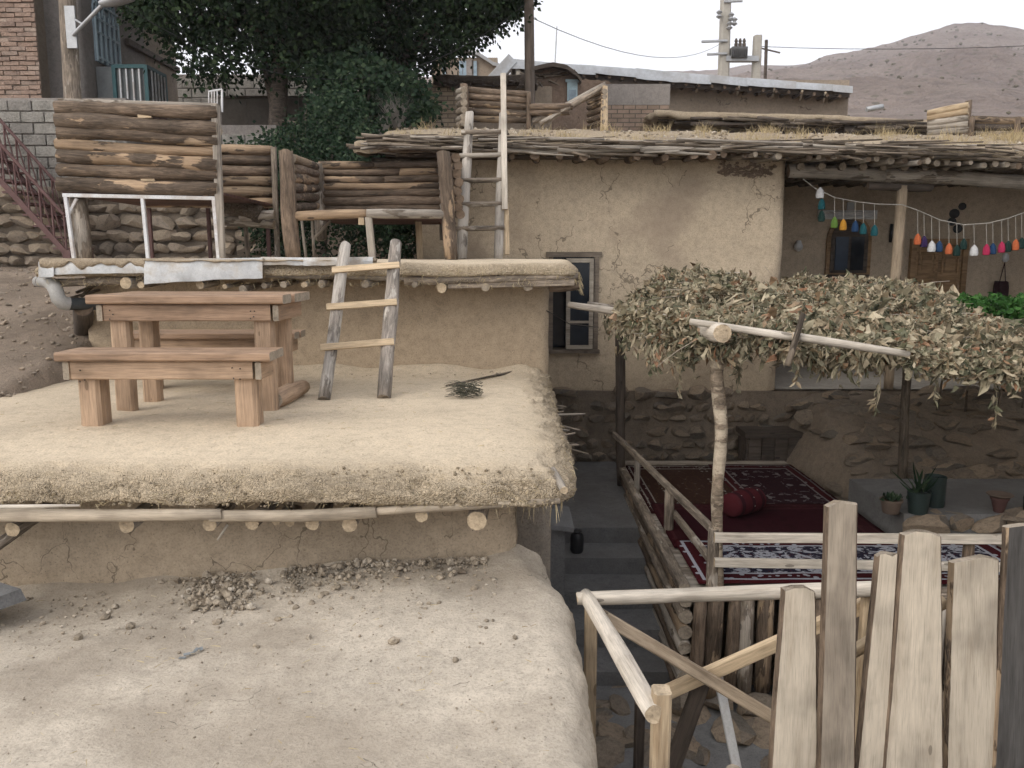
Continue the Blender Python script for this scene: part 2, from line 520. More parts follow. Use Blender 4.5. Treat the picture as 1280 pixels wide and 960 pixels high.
M_CLOD = stonemat('clay_crumb', [(0, (.22, .185, .14)), (.4, (.31, .26, .2)), (.75, (.38, .32, .245)), (1, (.48, .43, .36))])
M_STRAW = island('straw', [(0, (.40, .32, .19)), (.4, (.54, .45, .28)), (.75, (.33, .26, .16)), (1, (.62, .54, .38))], .8, .2)
M_TWIG = island('twig', [(0, (.22, .18, .14)), (.5, (.36, .31, .25)), (1, (.48, .43, .37))], .85)
M_DGRASS = island('dry_grass_blade', [(0, (.42, .33, .18)), (.5, (.56, .46, .28)), (1, (.34, .27, .17))], .8, .25)
M_DLEAF = island('dried_leaf', [(0, (.24, .185, .115)), (.14, (.45, .38, .27)), (.28, (.12, .125, .075)), (.42, (.58, .50, .36)), (.52, (.075, .082, .055)), (.64, (.30, .245, .165)), (.74, (.14, .145, .095)), (.86, (.48, .42, .30)), (.94, (.30, .16, .095)), (1, (.17, .175, .11))], .8, .15)
M_GLEAF = island('green_leaf', [(0, (.035, .10, .028)), (.5, (.06, .16, .04)), (1, (.10, .21, .06))], .55, .3)
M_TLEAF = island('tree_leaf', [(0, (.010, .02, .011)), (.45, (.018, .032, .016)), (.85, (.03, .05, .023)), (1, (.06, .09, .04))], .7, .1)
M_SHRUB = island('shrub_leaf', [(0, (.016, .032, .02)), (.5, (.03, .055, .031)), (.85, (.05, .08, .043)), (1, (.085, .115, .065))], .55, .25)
M_TRUNK = wood('tree_bark', (.20, .165, .13), (.09, .075, .06), (.13, .105, .085), .9, 8)
def glass(name, col, rough=.12):
    m = NT(name)
    c = m.coords()
    n1 = m.noise(c, 6, 4, .6)
    return m.done(m.ramp(n1, [(.3, mul(col, .8)), (.7, mul(col, 1.3))]), rough, None, .3)
M_GLASS = glass('dark_window_glass', (.012, .017, .024))
M_GLASSB = glass('blue_patterned_glass', (.03, .05, .085), .3)
M_SKYG = glass('pale_window_glass', (.25, .32, .37), .2)

# ------------------------------------------------------------------ builders for mud work
def sstep(a, b, x):
    t = min(1, max(0, (x - a) / (b - a))); return t * t * (3 - 2 * t)
def lin(a, b, step):
    n = max(1, int(math.ceil((b - a) / step))); return [a + (b - a) * i / n for i in range(n + 1)]
def slab(x0, x1, y0, y1, zfn, edges='fr', r=.15, th=.25, under=.15, flat=.07, rim=.02, amp=.02, aflat=.012, wave=.03, freq=11., rimm=1, xoff=None, ro=None):
    """a mud roof: flat top that rolls over at its free edges (f front, r right, l left, b back)"""
    a = (r if ro is None else (r + ro) / 2) * math.pi / 2; L = a + max(0, th - r) + under; ro = r if ro is None else ro
    xs = ([x0 - q for q in reversed(lin(0, L, rim)[1:])] if 'l' in edges else []) + lin(x0, x1, flat) + ([x1 + q for q in lin(0, L, rim)[1:]] if 'r' in edges else [])
    ys = ([y0 - q for q in reversed(lin(0, L, rim)[1:])] if 'f' in edges else []) + lin(y0, y1, flat) + ([y1 + q for q in lin(0, L, rim)[1:]] if 'b' in edges else [])
    def fn(px, py):
        dx = px - x1 if px > x1 else (px - x0 if px < x0 else 0)
        dy = py - y1 if py > y1 else (py - y0 if py < y0 else 0)
        x = min(max(px, x0), x1); y = min(max(py, y0), y1)
        d = min(L, math.hypot(dx, dy))
        z = zfn(x, y)
        if d > 0:
            h = math.hypot(dx, dy); ux, uy = dx / h, dy / h
            if d < a:
                q_ = d / a * math.pi / 2; out = ro * math.sin(q_); dn = r * (1 - math.cos(q_))
            elif d < a + th - r:
                out = ro; dn = r + d - a
            else:
                out = ro - (d - a - (th - r)); dn = th
            wv = wave * (nz((x, y, 3), 1.3) + .6 * nz((x, y, 9), 4.2))
            out += wv * min(1, d / .06); dn += wave * .6 * nz((x, y, 31), 2.3) * min(1, d / .1)
            k = sstep(0, .1, d) * amp
            q = fbm((x + ux * out, y + uy * out, -dn), freq, 5, 3) * k * 2
            x += ux * (out + q); y += uy * (out + q); z -= dn - q * .6
        z += aflat * fbm((px, py, 0), 1.7, 2, 4) + .3 * aflat * fbm((px, py, 5), 9, 2, 2)
        if xoff:
            x += xoff(y) * sstep(x1 - .4, x1, x)
        return (x, y, z)
    mb = MB().grid(xs, ys, fn)
    mb.rimw = []
    for py in ys:
        for px in xs:
            e = max(x0 - px if 'l' in edges else -9, px - x1 if 'r' in edges else -9, y0 - py if 'f' in edges else -9, py - y1 if 'b' in edges else -9)
            mb.rimw.append(sstep(-.06, a * .75, e + .05 * nz((px, py, 4), 4)))
    return mb
def wallpath(path, z0, z1, res=.06, amp=.012, rc=.05, holes=(), cap=False, batter=0.0):
    """plastered wall along a plan path (outside on the right of travel); holes = (s0, s1, z0, z1)"""
    pts = []; s = 0.0
    for i in range(len(path) - 1):
        p = V((*path[i], 0)); q = V((*path[i + 1], 0)); d = (q - p); L = d.length; d.normalize()
        nrm = V((d.y, -d.x, 0))
        ss = lin(0, L, res)
        for h in holes:
            for e in (h[0] - s, h[1] - s):
                if 0 < e < L:
                    ss.append(e)
        ss = sorted(set(ss))
        for t in ss[(0 if i == 0 else 1):]:
            n2 = nrm.copy(); off = 0
            e = min(t if i > 0 else 9, L - t if i < len(path) - 2 else 9)
            if e < rc:
                off = -rc * (1 - math.sqrt(max(0, 1 - (1 - e / rc) ** 2))) * .7
            pts.append((s + t, p + d * t, n2, off))
        s += L
    zs = lin(z0, z1, res)
    for h in holes:
        zs += [h[2], h[3]]
    zs = sorted(set(zs))
    idx = list(range(len(pts)))
    def fn(i, z):
        st, p, n, off = pts[int(round(i))]
        k = 1.0
        for h in holes:
            dd = max(h[0] - st, st - h[1], h[2] - z, z - h[3])
            k = min(k, sstep(0, .12, dd))
        q = p + n * (off + k * amp * (fbm((p.x, p.y, z), 1.6, 3, 4) * 1.6 + .35 * nz((p.x, p.y, z), 9, 1)) - batter * (z - z0))
        return (q.x, q.y, z)
    def skip(i, z):
        a = pts[int(i)][0]; b = pts[int(i) + 1][0]; st = (a + b) / 2
        return any(h[0] < st < h[1] and h[2] < z < h[3] for h in holes)
    mb = MB().grid(idx, zs, fn, 0, skip)
    return mb

_stones = []
def stone_meshes(mat, key='fieldstone', n=9, squash=.75):
    r = []
    for k in range(n):
        bm = bmesh.new()
        bmesh.ops.create_icosphere(bm, subdivisions=2, radius=1)
        rx, ry, rz = random.uniform(.85, 1.1), random.uniform(.8, 1.1), random.uniform(squash - .15, squash + .15)
        planes = [(V((random.gauss(0, 1), random.gauss(0, 1), random.gauss(0, 1))).normalized(), random.uniform(.55, .85)) for _ in range(11)]
        for v in bm.verts:
            p = v.co.copy()
            # superquadric push makes blocky fieldstones
            m = max(abs(p.x), abs(p.y), abs(p.z))
            p = p * (.62 + .38 / m)
            p *= 1 + .38 * noise.noise(p * 1.3 + V((k * 7.7, 0, 0)))
            for n_, d_ in planes:
                e_ = p.dot(n_) - d_
                if e_ > 0:
                    p -= n_ * e_ * .92
            v.co = V((p.x * rx, p.y * ry, p.z * rz)) * .95
        me = bpy.data.meshes.new('stone')
        bm.to_mesh(me); bm.free()
        me.materials.append(mat)
        smooth_angle(me, 28)
        r.append(me)
    return r
ST_WALL = stone_meshes(M_STONE)
ST_DARK = stone_meshes(M_STONED)
def stone_wall(parent, org, ux, W, H, normal, h0=.2, meshes=None, name='stone', keep=None, rowvar=.25, fill=1.0, sink=0.0, k=1.0):
    """courses of uneven stones proud of a mortar bed; org = lower left, ux = unit vector along"""
    org = V(org); ux = V(ux).normalized(); nrm = V(normal).normalized(); uz = V((0, 0, 1))
    z = 0
    while z < H - h0 * .3:
        h = h0 * random.uniform(1 - rowvar, 1 + rowvar)
        x = -random.uniform(0, h)
        while x < W:
            wd = h * random.uniform(.8, 1.75)
            hh = h * random.uniform(.82, 1.12)
            c = org + ux * (x + wd / 2) + uz * (z + h / 2 + random.uniform(-.1, .1) * h)
            if (keep is None or keep(x + wd / 2, z + h / 2)) and random.random() < fill and 0 < x + wd * .5 < W:
                me = random.choice(meshes or ST_WALL)
                B = Matrix((ux, nrm, uz)).transposed().to_4x4()
                M = Matrix.Translation(c + nrm * (random.uniform(-.25, .05) - sink) * h) @ B @ Matrix.Rotation(random.uniform(-.22, .22), 4, 'Y') @ Matrix.Diagonal((wd * .70 * k, h * random.uniform(.45, .65), hh * .80 * k, 1))
                if random.random() < .5:
                    M = M @ Matrix.Rotation(math.pi, 4, 'Z')
                inst(me, name, M, parent)
            x += wd * random.uniform(.98, 1.06)
        z += h * .97

# ------------------------------------------------------------------ levels (metres above the roof one stands on)
Z_TER, Z_R2, Z_VER, Z_UP, Z_DECK, Z_LOW = .69, 1.645, .20, -.60, -.42, -1.25
Y_B, Y_C, Y_H = 4.10, 6.92, 9.0

# ------------------------------------------------------------------ ground
def gz(x, y):
    left = min(.66 + .2 * (y - 5.4), 1.5 + .02 * (y - 9.5)) + .06 * fbm((x, y, 0), 1.1, 3, 4) + .03 * fbm((x, y, 0), 5, 3, 3)
    k = sstep(-3.05, -3.6, x) if x > -3.6 else 1
    near = Z_LOW + .03 * fbm((x, y, 2), 1.5, 1, 3)
    z = near * (1 - k) + left * k
    if y > 11:
        back = 1.7 + (y - 11) * .16 if y < 60 else 9.5 + (y - 60) * .05
        back += .5 * fbm((x, y, 0), .06, 8, 3) * sstep(11, 40, y)
        b = sstep(12, 14, y)
        z = z * (1 - b) + back * b
    if y < -1.5 and x <= -3:
        z = min(z, -.2)
    return z
def warp(a, b, near, n):
    return [a + (b - a) * i / n for i in range(n + 1)]
gx = [-700, -400, -200, -100, -50, -28, -18, -13] + lin(-10, -3.0, .12) + lin(-2.6, 8, .5) + [10, 14, 20, 30, 60, 120, 250, 500, 800]
gy = [-200, -100, -40, -15, -6, -2, 0, 1.5] + lin(3, 11, .14) + lin(11.3, 20, .5) + [24, 30, 40, 60, 90, 140, 220, 400, 600, 820]
g = MB().grid(gx, gy, lambda x, y: (x, y, gz(x, y)))
M_DIRT = mud('village_dirt', (.27, .215, .165), .3, 0, straw=.2, rough=1.4, clump=.5, stain=((.16, .125, .095), 1.5, .7))
ground = build(g, 'ground', M_DIRT, smooth=True, kind='structure')
# loose stones on the dirt bank, one scattered mass
def scatter(name, n, place, size, mats, label, cat, parent=None, squash=.6):
    mb = MB()
    ico = [(0, 0, 1)] + [(math.cos(a) * .894, math.sin(a) * .894, .447) for a in [R(72 * k) for k in range(5)]] + [(math.cos(a) * .894, math.sin(a) * .894, -.447) for a in [R(72 * k + 36) for k in range(5)]] + [(0, 0, -1)]
    fc = [(0, 1 + k, 1 + (k + 1) % 5) for k in range(5)] + [(1 + k, 6 + k, 1 + (k + 1) % 5) for k in range(5)] + [(1 + (k + 1) % 5, 6 + k, 6 + (k + 1) % 5) for k in range(5)] + [(6 + k, 11, 6 + (k + 1) % 5) for k in range(5)]
    for _ in range(n):
        p = place()
        if p is None:
            continue
        p = V(p); s = size() * (min(1, p.y / 330) if p.y > 50 else 1); b = len(mb.v)
        Q = Matrix.Rotation(random.uniform(0, 6.3), 3, 'Z') @ Matrix.Rotation(random.uniform(-.5, .5), 3, 'X')
        sc = (s * random.uniform(.8, 1.3), s * random.uniform(.7, 1.1), s * squash * random.uniform(.8, 1.2))
        for q in ico:
            k = random.uniform(.75, 1.15)
            mb.v.append(p + Q @ V((q[0] * sc[0] * k, q[1] * sc[1] * k, q[2] * sc[2] * k)) + V((0, 0, s * squash * .4)))
        for f in fc:
            mb.face([b + i for i in f])
    t = {'kind': 'stuff'}
    if parent is None:
        t.update(label=label, category=cat)
    return build(mb, name, mats, parent, **t)
def bank():
    x = random.uniform(-7.5, -3.5); y = random.uniform(5, 10)
    return (x, y, gz(x, y))
scatter('loose_stones', 1500, bank, lambda: random.choice((.006, .008, .012, .018, .03)), M_STONE, 'loose stones and crumbs on the dirt bank left of the terrace', 'rubble')

# ------------------------------------------------------------------ the hills
def hill(name, ridge, y0, y1, vbase, amp, seed):
    us = lin(ridge[0][0], ridge[-1][0], 9)
    def vr(u):
        for (a, va), (b, vb) in zip(ridge, ridge[1:]):
            if a <= u <= b:
                t = (u - a) / (b - a); return va + (vb - va) * t
        return ridge[-1][1]
    ts = lin(0, 1.6, .012)
    def fn(u, t):
        tt = min(t, 1); y = y0 + (y1 - y0) * t
        e = tt ** .85
        v = vbase + (vr(u) + 1.6 * nz((u, 0, seed), .05) + 1.1 * nz((u, 3, seed), .17) - vbase) * e
        p = at(u, v, y0 + (y1 - y0) * tt)
        p.y = y; p.x *= y / (y0 + (y1 - y0) * tt)
        k = math.sin(math.pi * min(1, tt * .95)) * .8 + .12
        rid = 1 - abs(noise.noise(V((p.x * .014 + p.y * .006, p.y * .004, seed)))) * 2
        p.z += amp * k * (rid * .9 + fbm((p.x, p.y, seed), .03, 1, 5) * 1.8) * (1 if t <= 1 else .6)
        if t > 1:
            p.z -= (t - 1) * (y1 - y0) * .35
        return p
    return MB().grid(us, ts, fn)
mh = NT('hill_scrub_slope')
c_ = mh.coords(rnd=False)
n1 = mh.noise(c_, .018, 7, .6); n2 = mh.noise(c_, .25, 6, .7)
colh = mh.ramp(n1, [(.3, (.19, .15, .13)), (.5, (.245, .2, .175)), (.72, (.30, .25, .22))])
colh = mh.mix(.7, colh, mh.ramp(n2, [(.3, .55), (.5, 1.0), (.7, 1.15)]), 'MULTIPLY')
vv = mh.n('TexVoronoi', {'Vector': c_, 'Scale': .33})
colh = mh.mix(mh.math('MULTIPLY', mh.math('LESS_THAN', vv.outputs['Distance'], .2), .7), colh, (.13, .12, .085))
M_HILL = mh.done(colh, .95, mh.bump(mh.math('ADD', n2, mh.math('MULTIPLY', mh.noise(c_, .06, 4, .7), 2.5)), 1.0, 3.0), .1)
hm = hill('hill', [(430, 105), (640, 112), (820, 110), (950, 99), (1000, 84), (1040, 73), (1090, 62), (1140, 47), (1190, 36), (1225, 32), (1290, 37), (1400, 60), (1600, 50), (1900, 70)], 60, 430, 168, 7, 3)
hill_o = build(hm, 'hill', M_HILL, smooth=True, kind='structure')
hf = hill('far_ridge', [(200, 112), (500, 100), (700, 96), (860, 92), (905, 88), (950, 84), (1000, 82), (1060, 88), (1200, 100), (1600, 90)], 380, 620, 130, 6, 14)
build(hf, 'far_ridge', M_HILL, smooth=True, kind='structure')
# scrub dots over the hill
_hp = [hill_o.matrix_basis @ V(v.co) for v in hill_o.data.vertices if 60 < (hill_o.matrix_basis @ v.co).y < 420 and (hill_o.matrix_basis @ v.co).x > 8]
scatter('hill_scrub', 2600, lambda: random.choice(_hp) + V((random.uniform(-2.5, 2.5), random.uniform(-2.5, 2.5), -.25)), lambda: random.choice((.35, .5, .7, .95)), [plain('scrub', (.14, .125, .09), .9, .4)], 'small dark thorn scrub dotted over the dry hillside', 'scrub', squash=.7)

# ------------------------------------------------------------------ house the viewer stands on
hA = thing('mud_house', 'bare flat mud roof strewn with clay crumbs, below the picnic-table terrace', 'house', (-2, 2, -.3))
def zA(x, y):
    return .03 * fbm((x, y, 0), .8, 4, 3) + .03 * math.exp(-(Y_B - y) / .15) * (1 + .8 * nz((x, y, 0), 3)) + max(-.12, min(.1, (x + 1.25) * .07)) * sstep(2.4, 4.0, y)
def xoffA(y):
    return -.10 * sstep(3.6, 4.15, y) + .02 * nz((0, y, 0), 1.2)
mbA = slab(-6, .10, -2.5, Y_B + .06, zA, 'r', .2, .45, .02, .035, .022, .012, .02, .02, 9, 1, xoffA)
build(mbA, 'roof', M_LOW, hA, smooth=True)
build(wallpath([(-6, -2.4), (.24, -2.4), (.24, 4.4)], Z_LOW - .1, -.2, .15, .02), 'wall', M_WALL, hA, smooth=True)

# ------------------------------------------------------------------ house with the picnic-table terrace
hB = thing('mud_house', 'mud house whose thick straw-mud roof is the terrace carrying the picnic table', 'house', (-2, 5.5, -.1))
build(wallpath([(-6.2, 7.2), (-6.2, Y_B), (.02, Y_B), (.02, 4.62)], -.25, .53, .035, .022, .06), 'wall', M_WALL, hB, smooth=True)
build(wallpath([(-.05, 4.55), (.225, 4.55), (.23, 7.0)], Z_LOW - .1, .53, .06, .012, .03), 'side_wall', mud('greyish_plaster', (.26, .225, .185), .15, .2, 1.2, straw=.2, rough=.5), hB, smooth=True)  # side wall plaster is greyer and darker than the front wall
def zB(x, y):
    z = Z_TER + .012 * fbm((x, y, 0), 1.1, 6, 3)
    z += .10 * math.exp(-max(0, Y_C - .02 - y) / .1) * (.6 + .6 * nz((x, 0, 0), 2.2))
    z -= .05 * sstep(4.5, 3.8, y) + .04 * sstep(-.1, .3, x) * sstep(6.9, 6.0, y)
    return z
mbB = slab(-5.2, .05, 4.02, Y_C + .05, zB, 'fr', .145, .155, .22, .04, .0135, .026, .012, .03, 13, ro=.28)
build(mbB, 'roof', M_TOP, hB, smooth=True)
# straw fibres hanging from and bristling on the rim
def fibres(n, place, ln, wd, droop=.4):
    mb = MB()
    for _ in range(n):
        p, d = place()
        p = V(p); d = V(d).normalized(); L = ln() ; w_ = wd * random.uniform(.6, 1.4)
        s = d.cross(V((random.uniform(-1, 1), random.uniform(-1, 1), random.uniform(-1, 1)))).normalized() * w_
        mid = p + d * L * .5 + V((0, 0, -droop * L * .15)); end = p + d * L + V((0, 0, -droop * L * .6))
        b = len(mb.v)
        mb.v += [p - s, p + s, mid + s * .8, mid - s * .8, end + s * .3, end - s * .3]
        mb.face((b, b + 1, b + 2, b + 3)); mb.face((b + 3, b + 2, b + 4, b + 5))
    return mb
def rimB():
    if random.random() < .72:
        x = random.uniform(-4.2, .2); z = random.uniform(.485, .63)
        y = 4.02 - .28 * math.sin(math.acos(max(-1, min(1, 1 - (.64 - z) / .145))))
        return (x, y, z), (random.uniform(-1, 1), random.uniform(-.5, -.05), random.uniform(-.9, .5))
    y = random.uniform(3.8, 6.9)
    return (.30 + random.uniform(-.04, .01), y, random.uniform(.46, .66)), (random.uniform(.1, .8), random.uniform(-1, 1), random.uniform(-.7, .4))
build(fibres(1500, rimB, lambda: random.uniform(.01, .04), .0012), 'straw_fringe', M_STRAW, hB, kind='stuff')
def cornerB():
    if random.random() < .22:
        return (random.uniform(-.1, .27), 3.78, .50), (random.uniform(-.4, .4), random.uniform(-.4, 0), -1)
    y = random.choice((random.uniform(4.3, 6.9), random.gauss(6.6, .15), random.gauss(5.2, .2)))
    return (.27, y, random.uniform(.47, .6)), (random.uniform(.2, 1), random.uniform(-1, 1), random.uniform(-1, .5))
build(fibres(130, cornerB, lambda: random.uniform(.03, .10), .002, .7), 'loose_straw', M_STRAW, hB, kind='stuff')
# clumps of mud on the rim
def clump():
    x = random.uniform(-4.3, .22)
    z = random.uniform(.49, .64) - .02 * random.random()
    q = max(-1, min(1, 1 - (.64 - z) / .145))
    return (x, 4.03 - .28 * math.sin(math.acos(q)), z)
scatter('mud_clumps', 1100, clump, lambda: random.choice((.004, .006, .008, .012)), M_RIM, '', '', hB, .8)
# twigs of the roof mat sticking out on the courtyard side
tw = [((662, 505), .12), ((690, 528), .16), ((700, 520), .09), ((712, 540), .22), ((700, 545), .1), ((706, 556), .13), ((700, 562), .15), ((713, 574), .1), ((696, 512), .11), ((690, 498), .12), ((703, 532), .14), ((716, 598), .12)]
for k, ((u, v), L) in enumerate(tw):
    y = random.choice((6.3, 5.9, 5.6, 5.3, 4.9)) + random.gauss(0, .12)
    p = V((.15, y, .46 + .09 * random.random())); L *= random.uniform(.4, 1.3)
    log('twig', p, p + V((L + .16, random.uniform(-.14, .14), random.uniform(-.07, .05))), random.uniform(.005, .02), LG if k % 2 else LBR, hB, .006, 6, .5, seg=.06)
M_MUDPOLE = wood('mud_caked_pole', (.44, .37, .285), (.29, .24, .18), None, 0, 6, .1)
# the edge pole under the rim, and the round beam ends
log('edge_pole', at(-400, 645, 3.76), at(278, 643, 3.75), .036, [M_MUDPOLE, E_GREY], hB, .03, 12, .35)
log('edge_pole', at(262, 645, 3.76), at(470, 640, 3.76), .03, [M_MUDPOLE, E_GREY], hB, .026, 12, .35)
log('edge_pole', at(455, 640, 3.77), at(700, 626, 3.77), .024, [M_MUDPOLE, E_GREY], hB, .014, 12, .35)
for (u, v, r) in ((158, 657, .040), (262, 656, .036), (315, 654, .036), (345, 652, .022), (362, 653, .026), (390, 655, .036), (437, 656, .04), (527, 645, .033), (596, 651, .052), (15, 662, .04)):
    p = at(u, v, 3.80 if r > .03 else 3.9)
    log('beam', p, p + V((random.uniform(-.02, .02), .5, .02)), r, [M_GREY, E_PALE], hB, n=14, seg=.2, wob=.12)
p = at(705, 613, 3.75); log('beam', p, p + V((-.05, .4, .02)), .019, [M_GREY, E_PALE], hB, seg=.2)
# a split stick caught under the rim and a prop at the far left
log('rim_stick', at(-30, 634, 3.70), at(100, 632, 3.72), .012, LP, hB, .006, 7)
log('rim_stick', at(285, 655, 3.88), at(272, 675, 3.9), .009, LP, hB, .006, 6)
log('prop_pole', at(-15, 690, 3.85), at(45, 648, 3.98), .03, LG, hB, .028)

# ------------------------------------------------------------------ small house with the upper terrace
hC = thing('mud_house', 'low mud house behind the picnic table, its roof edged with bent metal sheets', 'house', (-1.7, 8, .5))
build(wallpath([(-3.62, 9.0), (-3.62, Y_C), (.31, Y_C), (.33, 8.95)], Z_LOW, 1.53, .05, .016, .04), 'wall', M_WALL2, hC, smooth=True)
def zC(x, y):
    return Z_R2 - .03 * sstep(6.9, 6.5, y) + .015 * fbm((x, y, 0), 1.3, 9, 3)
mbC = slab(-3.72, .44, 6.58, 8.95, zC, 'frl', .08, .10, .2, .06, .016, .016, .012, .02, 12)
build(mbC, 'roof', M_TOP, hC, smooth=True)
build(fibres(900, lambda: ((random.uniform(-3.8, .5), 6.50, random.uniform(1.44, 1.57)), (random.uniform(-1, 1), -.4, random.uniform(-1, .4))), lambda: random.uniform(.015, .05), .0018), 'straw_fringe', M_STRAW, hC, kind='stuff')
build(fibres(120, lambda: ((.53, random.uniform(6.5, 7.2), random.uniform(1.44, 1.56)), (.6, random.uniform(-1, 1), -1)), lambda: random.uniform(.04, .1), .0025), 'loose_straw', M_STRAW, hC, kind='stuff')
log('edge_log', at(62, 354, 6.62), at(188, 349, 6.60), .035, LG, hC, .03)
log('edge_log', at(318, 339, 6.55), at(420, 341, 6.56), .05, LG, hC, .045)
log('edge_log', at(415, 342, 6.6), at(540, 347, 6.58), .04, LG, hC, .045)
log('edge_log', at(505, 350, 6.57), at(722, 346, 6.53), .045, LG, hC, .03)
board('edge_board', at(560, 357, 6.56), at(718, 353, 6.52), .05, .03, (0, -1, 0), [M_GREY, E_GREY], hC)
for u, v, r in ((157, 354, .05), (176, 356, .03), (250, 356, .036), (281, 358, .02), (303, 361, .033), (330, 357, .025), (354, 356, .027), (380, 356, .026), (402, 355, .034), (456, 355, .032), (518, 356, .026), (552, 360, .042), (607, 359, .036), (660, 357, .045)):
    p = at(u, v, 6.50 + random.uniform(-.03, .04))
    log('beam', p, p + V((random.uniform(-.03, .03), .55, .015)), r, [M_GREY, E_PALE if random.random() < .6 else E_GREY], hC, n=12, seg=.2, wob=.2)
log('beam', at(686, 360, 6.66), at(724, 357, 6.62), .04, [M_BARK, E_GREY], hC, .036, wob=.4)
# bent galvanised sheets nailed over the edge
def sheet(u0, u1, vt0, vt1, vb0, vb1, y, name='metal_sheet', lip=.035, mat=None, parent=None):
    mb = MB(); n = max(4, int((u1 - u0) / 6)); sd = random.random() * 50
    rows = []
    for i in range(n + 1):
        t = i / n; u = u0 + (u1 - u0) * t
        vt = vt0 + (vt1 - vt0) * t; vb = vb0 + (vb1 - vb0) * t + 1.2 * nz((u, sd, 0), .05)
        wv = .010 * nz((u, sd, 3), .06)
        a = at(u, vt, y); b = at(u, vb, y - .01 + wv); mid = at(u, (vt + vb) / 2, y - .012 + wv * 1.5 + .006 * nz((u, sd, 8), .2))
        top = a + V((0, lip * (1 + .5 * nz((u, sd, 5), .08)), .004 * lip))
        rows.append([top, a, mid, b])
    b0 = len(mb.v)
    th = V((0, .003, -.003))
    for r in rows:
        mb.v += r + [q + th for q in r]
    for i in range(n):
        for k in range(3):
            p = b0 + i * 8 + k
            mb.face((p, p + 1, p + 9, p + 8)); mb.face((p + 4, p + 12, p + 13, p + 5))
        mb.face((b0 + i * 8 + 3, b0 + i * 8 + 7, b0 + i * 8 + 15, b0 + i * 8 + 11))
        mb.face((b0 + i * 8, b0 + i * 8 + 8, b0 + i * 8 + 12, b0 + i * 8 + 4))
    for e in (0, n):
        for k in range(3):
            p = b0 + e * 8 + k
            mb.face((p, p + 1, p + 5, p + 4))
    return build(mb, name, mat or M_SHEET, parent or hC, angle=25)
sheet(48, 67, 327, 326, 347, 346, 6.455)
sheet(66, 180, 327, 324, 343, 341, 6.462)
sheet(180, 328, 325, 322, 355, 347, 6.445)
sheet(326, 380, 321, 322, 331, 331, 6.462)
sheet(379, 466, 322, 321, 332, 331, 6.45)

# ------------------------------------------------------------------ the big house with the veranda
hH = thing('village_house', 'large mud-plastered house with brushwood eaves, open veranda and stone plinth', 'house', (2, 10, Z_UP))
XL, XV = -1.02, at(979, 300, Y_H).x
wx0, wx1 = at(686, 300, Y_H).x, at(749, 300, Y_H).x
wz0, wz1 = at(700, 438, Y_H).z, at(700, 316, Y_H).z
s0 = 4.2
build(wallpath([(XL, Y_H + s0), (XL, Y_H), (XV, Y_H), (XV, 11.4)], Z_UP - .2, 2.72, .06, .02, .07, [(s0 + wx0 - XL, s0 + wx1 - XL, wz0, wz1)]), 'wall', M_HOUSE, hH, smooth=True)
# window: lintel, frame, room behind, one casement swung open
wn = build(MB().span((wx0, Y_H + .22, wz0), (wx1, Y_H + .3, wz1)), 'window', M_GLASS, hH)
M_WINB = wood('brown_window_wood', (.19, .155, .12), (.1, .082, .065), None, 0, 12, .1)
fr = MB()
fr.span((wx0, Y_H - .02, wz0), (wx0 + .05, Y_H + .24, wz1)).span((wx1 - .05, Y_H - .025, wz0), (wx1, Y_H + .24, wz1))
fr.span((wx0 - .03, Y_H - .03, wz1 - .045), (wx1 + .03, Y_H + .24, wz1 + .01)).span((wx0 - .02, Y_H - .05, wz0 - .03), (wx1 + .02, Y_H + .24, wz0 + .012))
build(fr, 'frame', M_WINB, wn)
cx0, cx1 = at(708, 350, Y_H - .06).x, at(742, 350, Y_H - .06).x
cs = MB()
def rect_frame(mb, a, b, y0, y1, t, bars=(), m=0):
    x0, z0 = a; x1, z1 = b
    mb.span((x0, y0, z0), (x0 + t, y1, z1), m).span((x1 - t, y0, z0), (x1, y1, z1), m)
    mb.span((x0 + t, y0 + .002, z0), (x1 - t, y1 - .002, z0 + t), m).span((x0 + t, y0 + .002, z1 - t), (x1 - t, y1 - .002, z1), m)
    for zb in bars:
        mb.span((x0 + t, y0 + .004, zb - t * .3), (x1 - t, y1 - .004, zb + t * .3), m)
    return mb
rect_frame(cs, (cx0, wz0 + .02), (cx1, wz1 - .06), Y_H - .07, Y_H - .035, .045, [at(720, 402, Y_H).z])
ca = build(cs, 'casement', M_WINW, wn)
build(MB().span((cx0 + .03, Y_H - .055, wz0 + .05), (cx1 - .03, Y_H - .05, wz1 - .09)), 'pane', M_GLASS, wn)
# stone plinth below the plaster
plinth = build(MB().span((.34, Y_H - .06, Z_UP - .25), (6.6, Y_H + .1, .2)), 'plinth', M_MORTARP, hH)
def keepp(x, z):
    X = x + .36
    top = .19 if X < 2.9 else .16
    return z + Z_UP < top + .06 * nz((X, 0, 0), 1.7)
stone_wall(plinth, (.36, Y_H - .09, Z_UP), (1, 0, 0), 6.2, .82, (0, -1, 0), .155, ST_DARK, keep=keepp, sink=.12, k=.88, fill=.86)
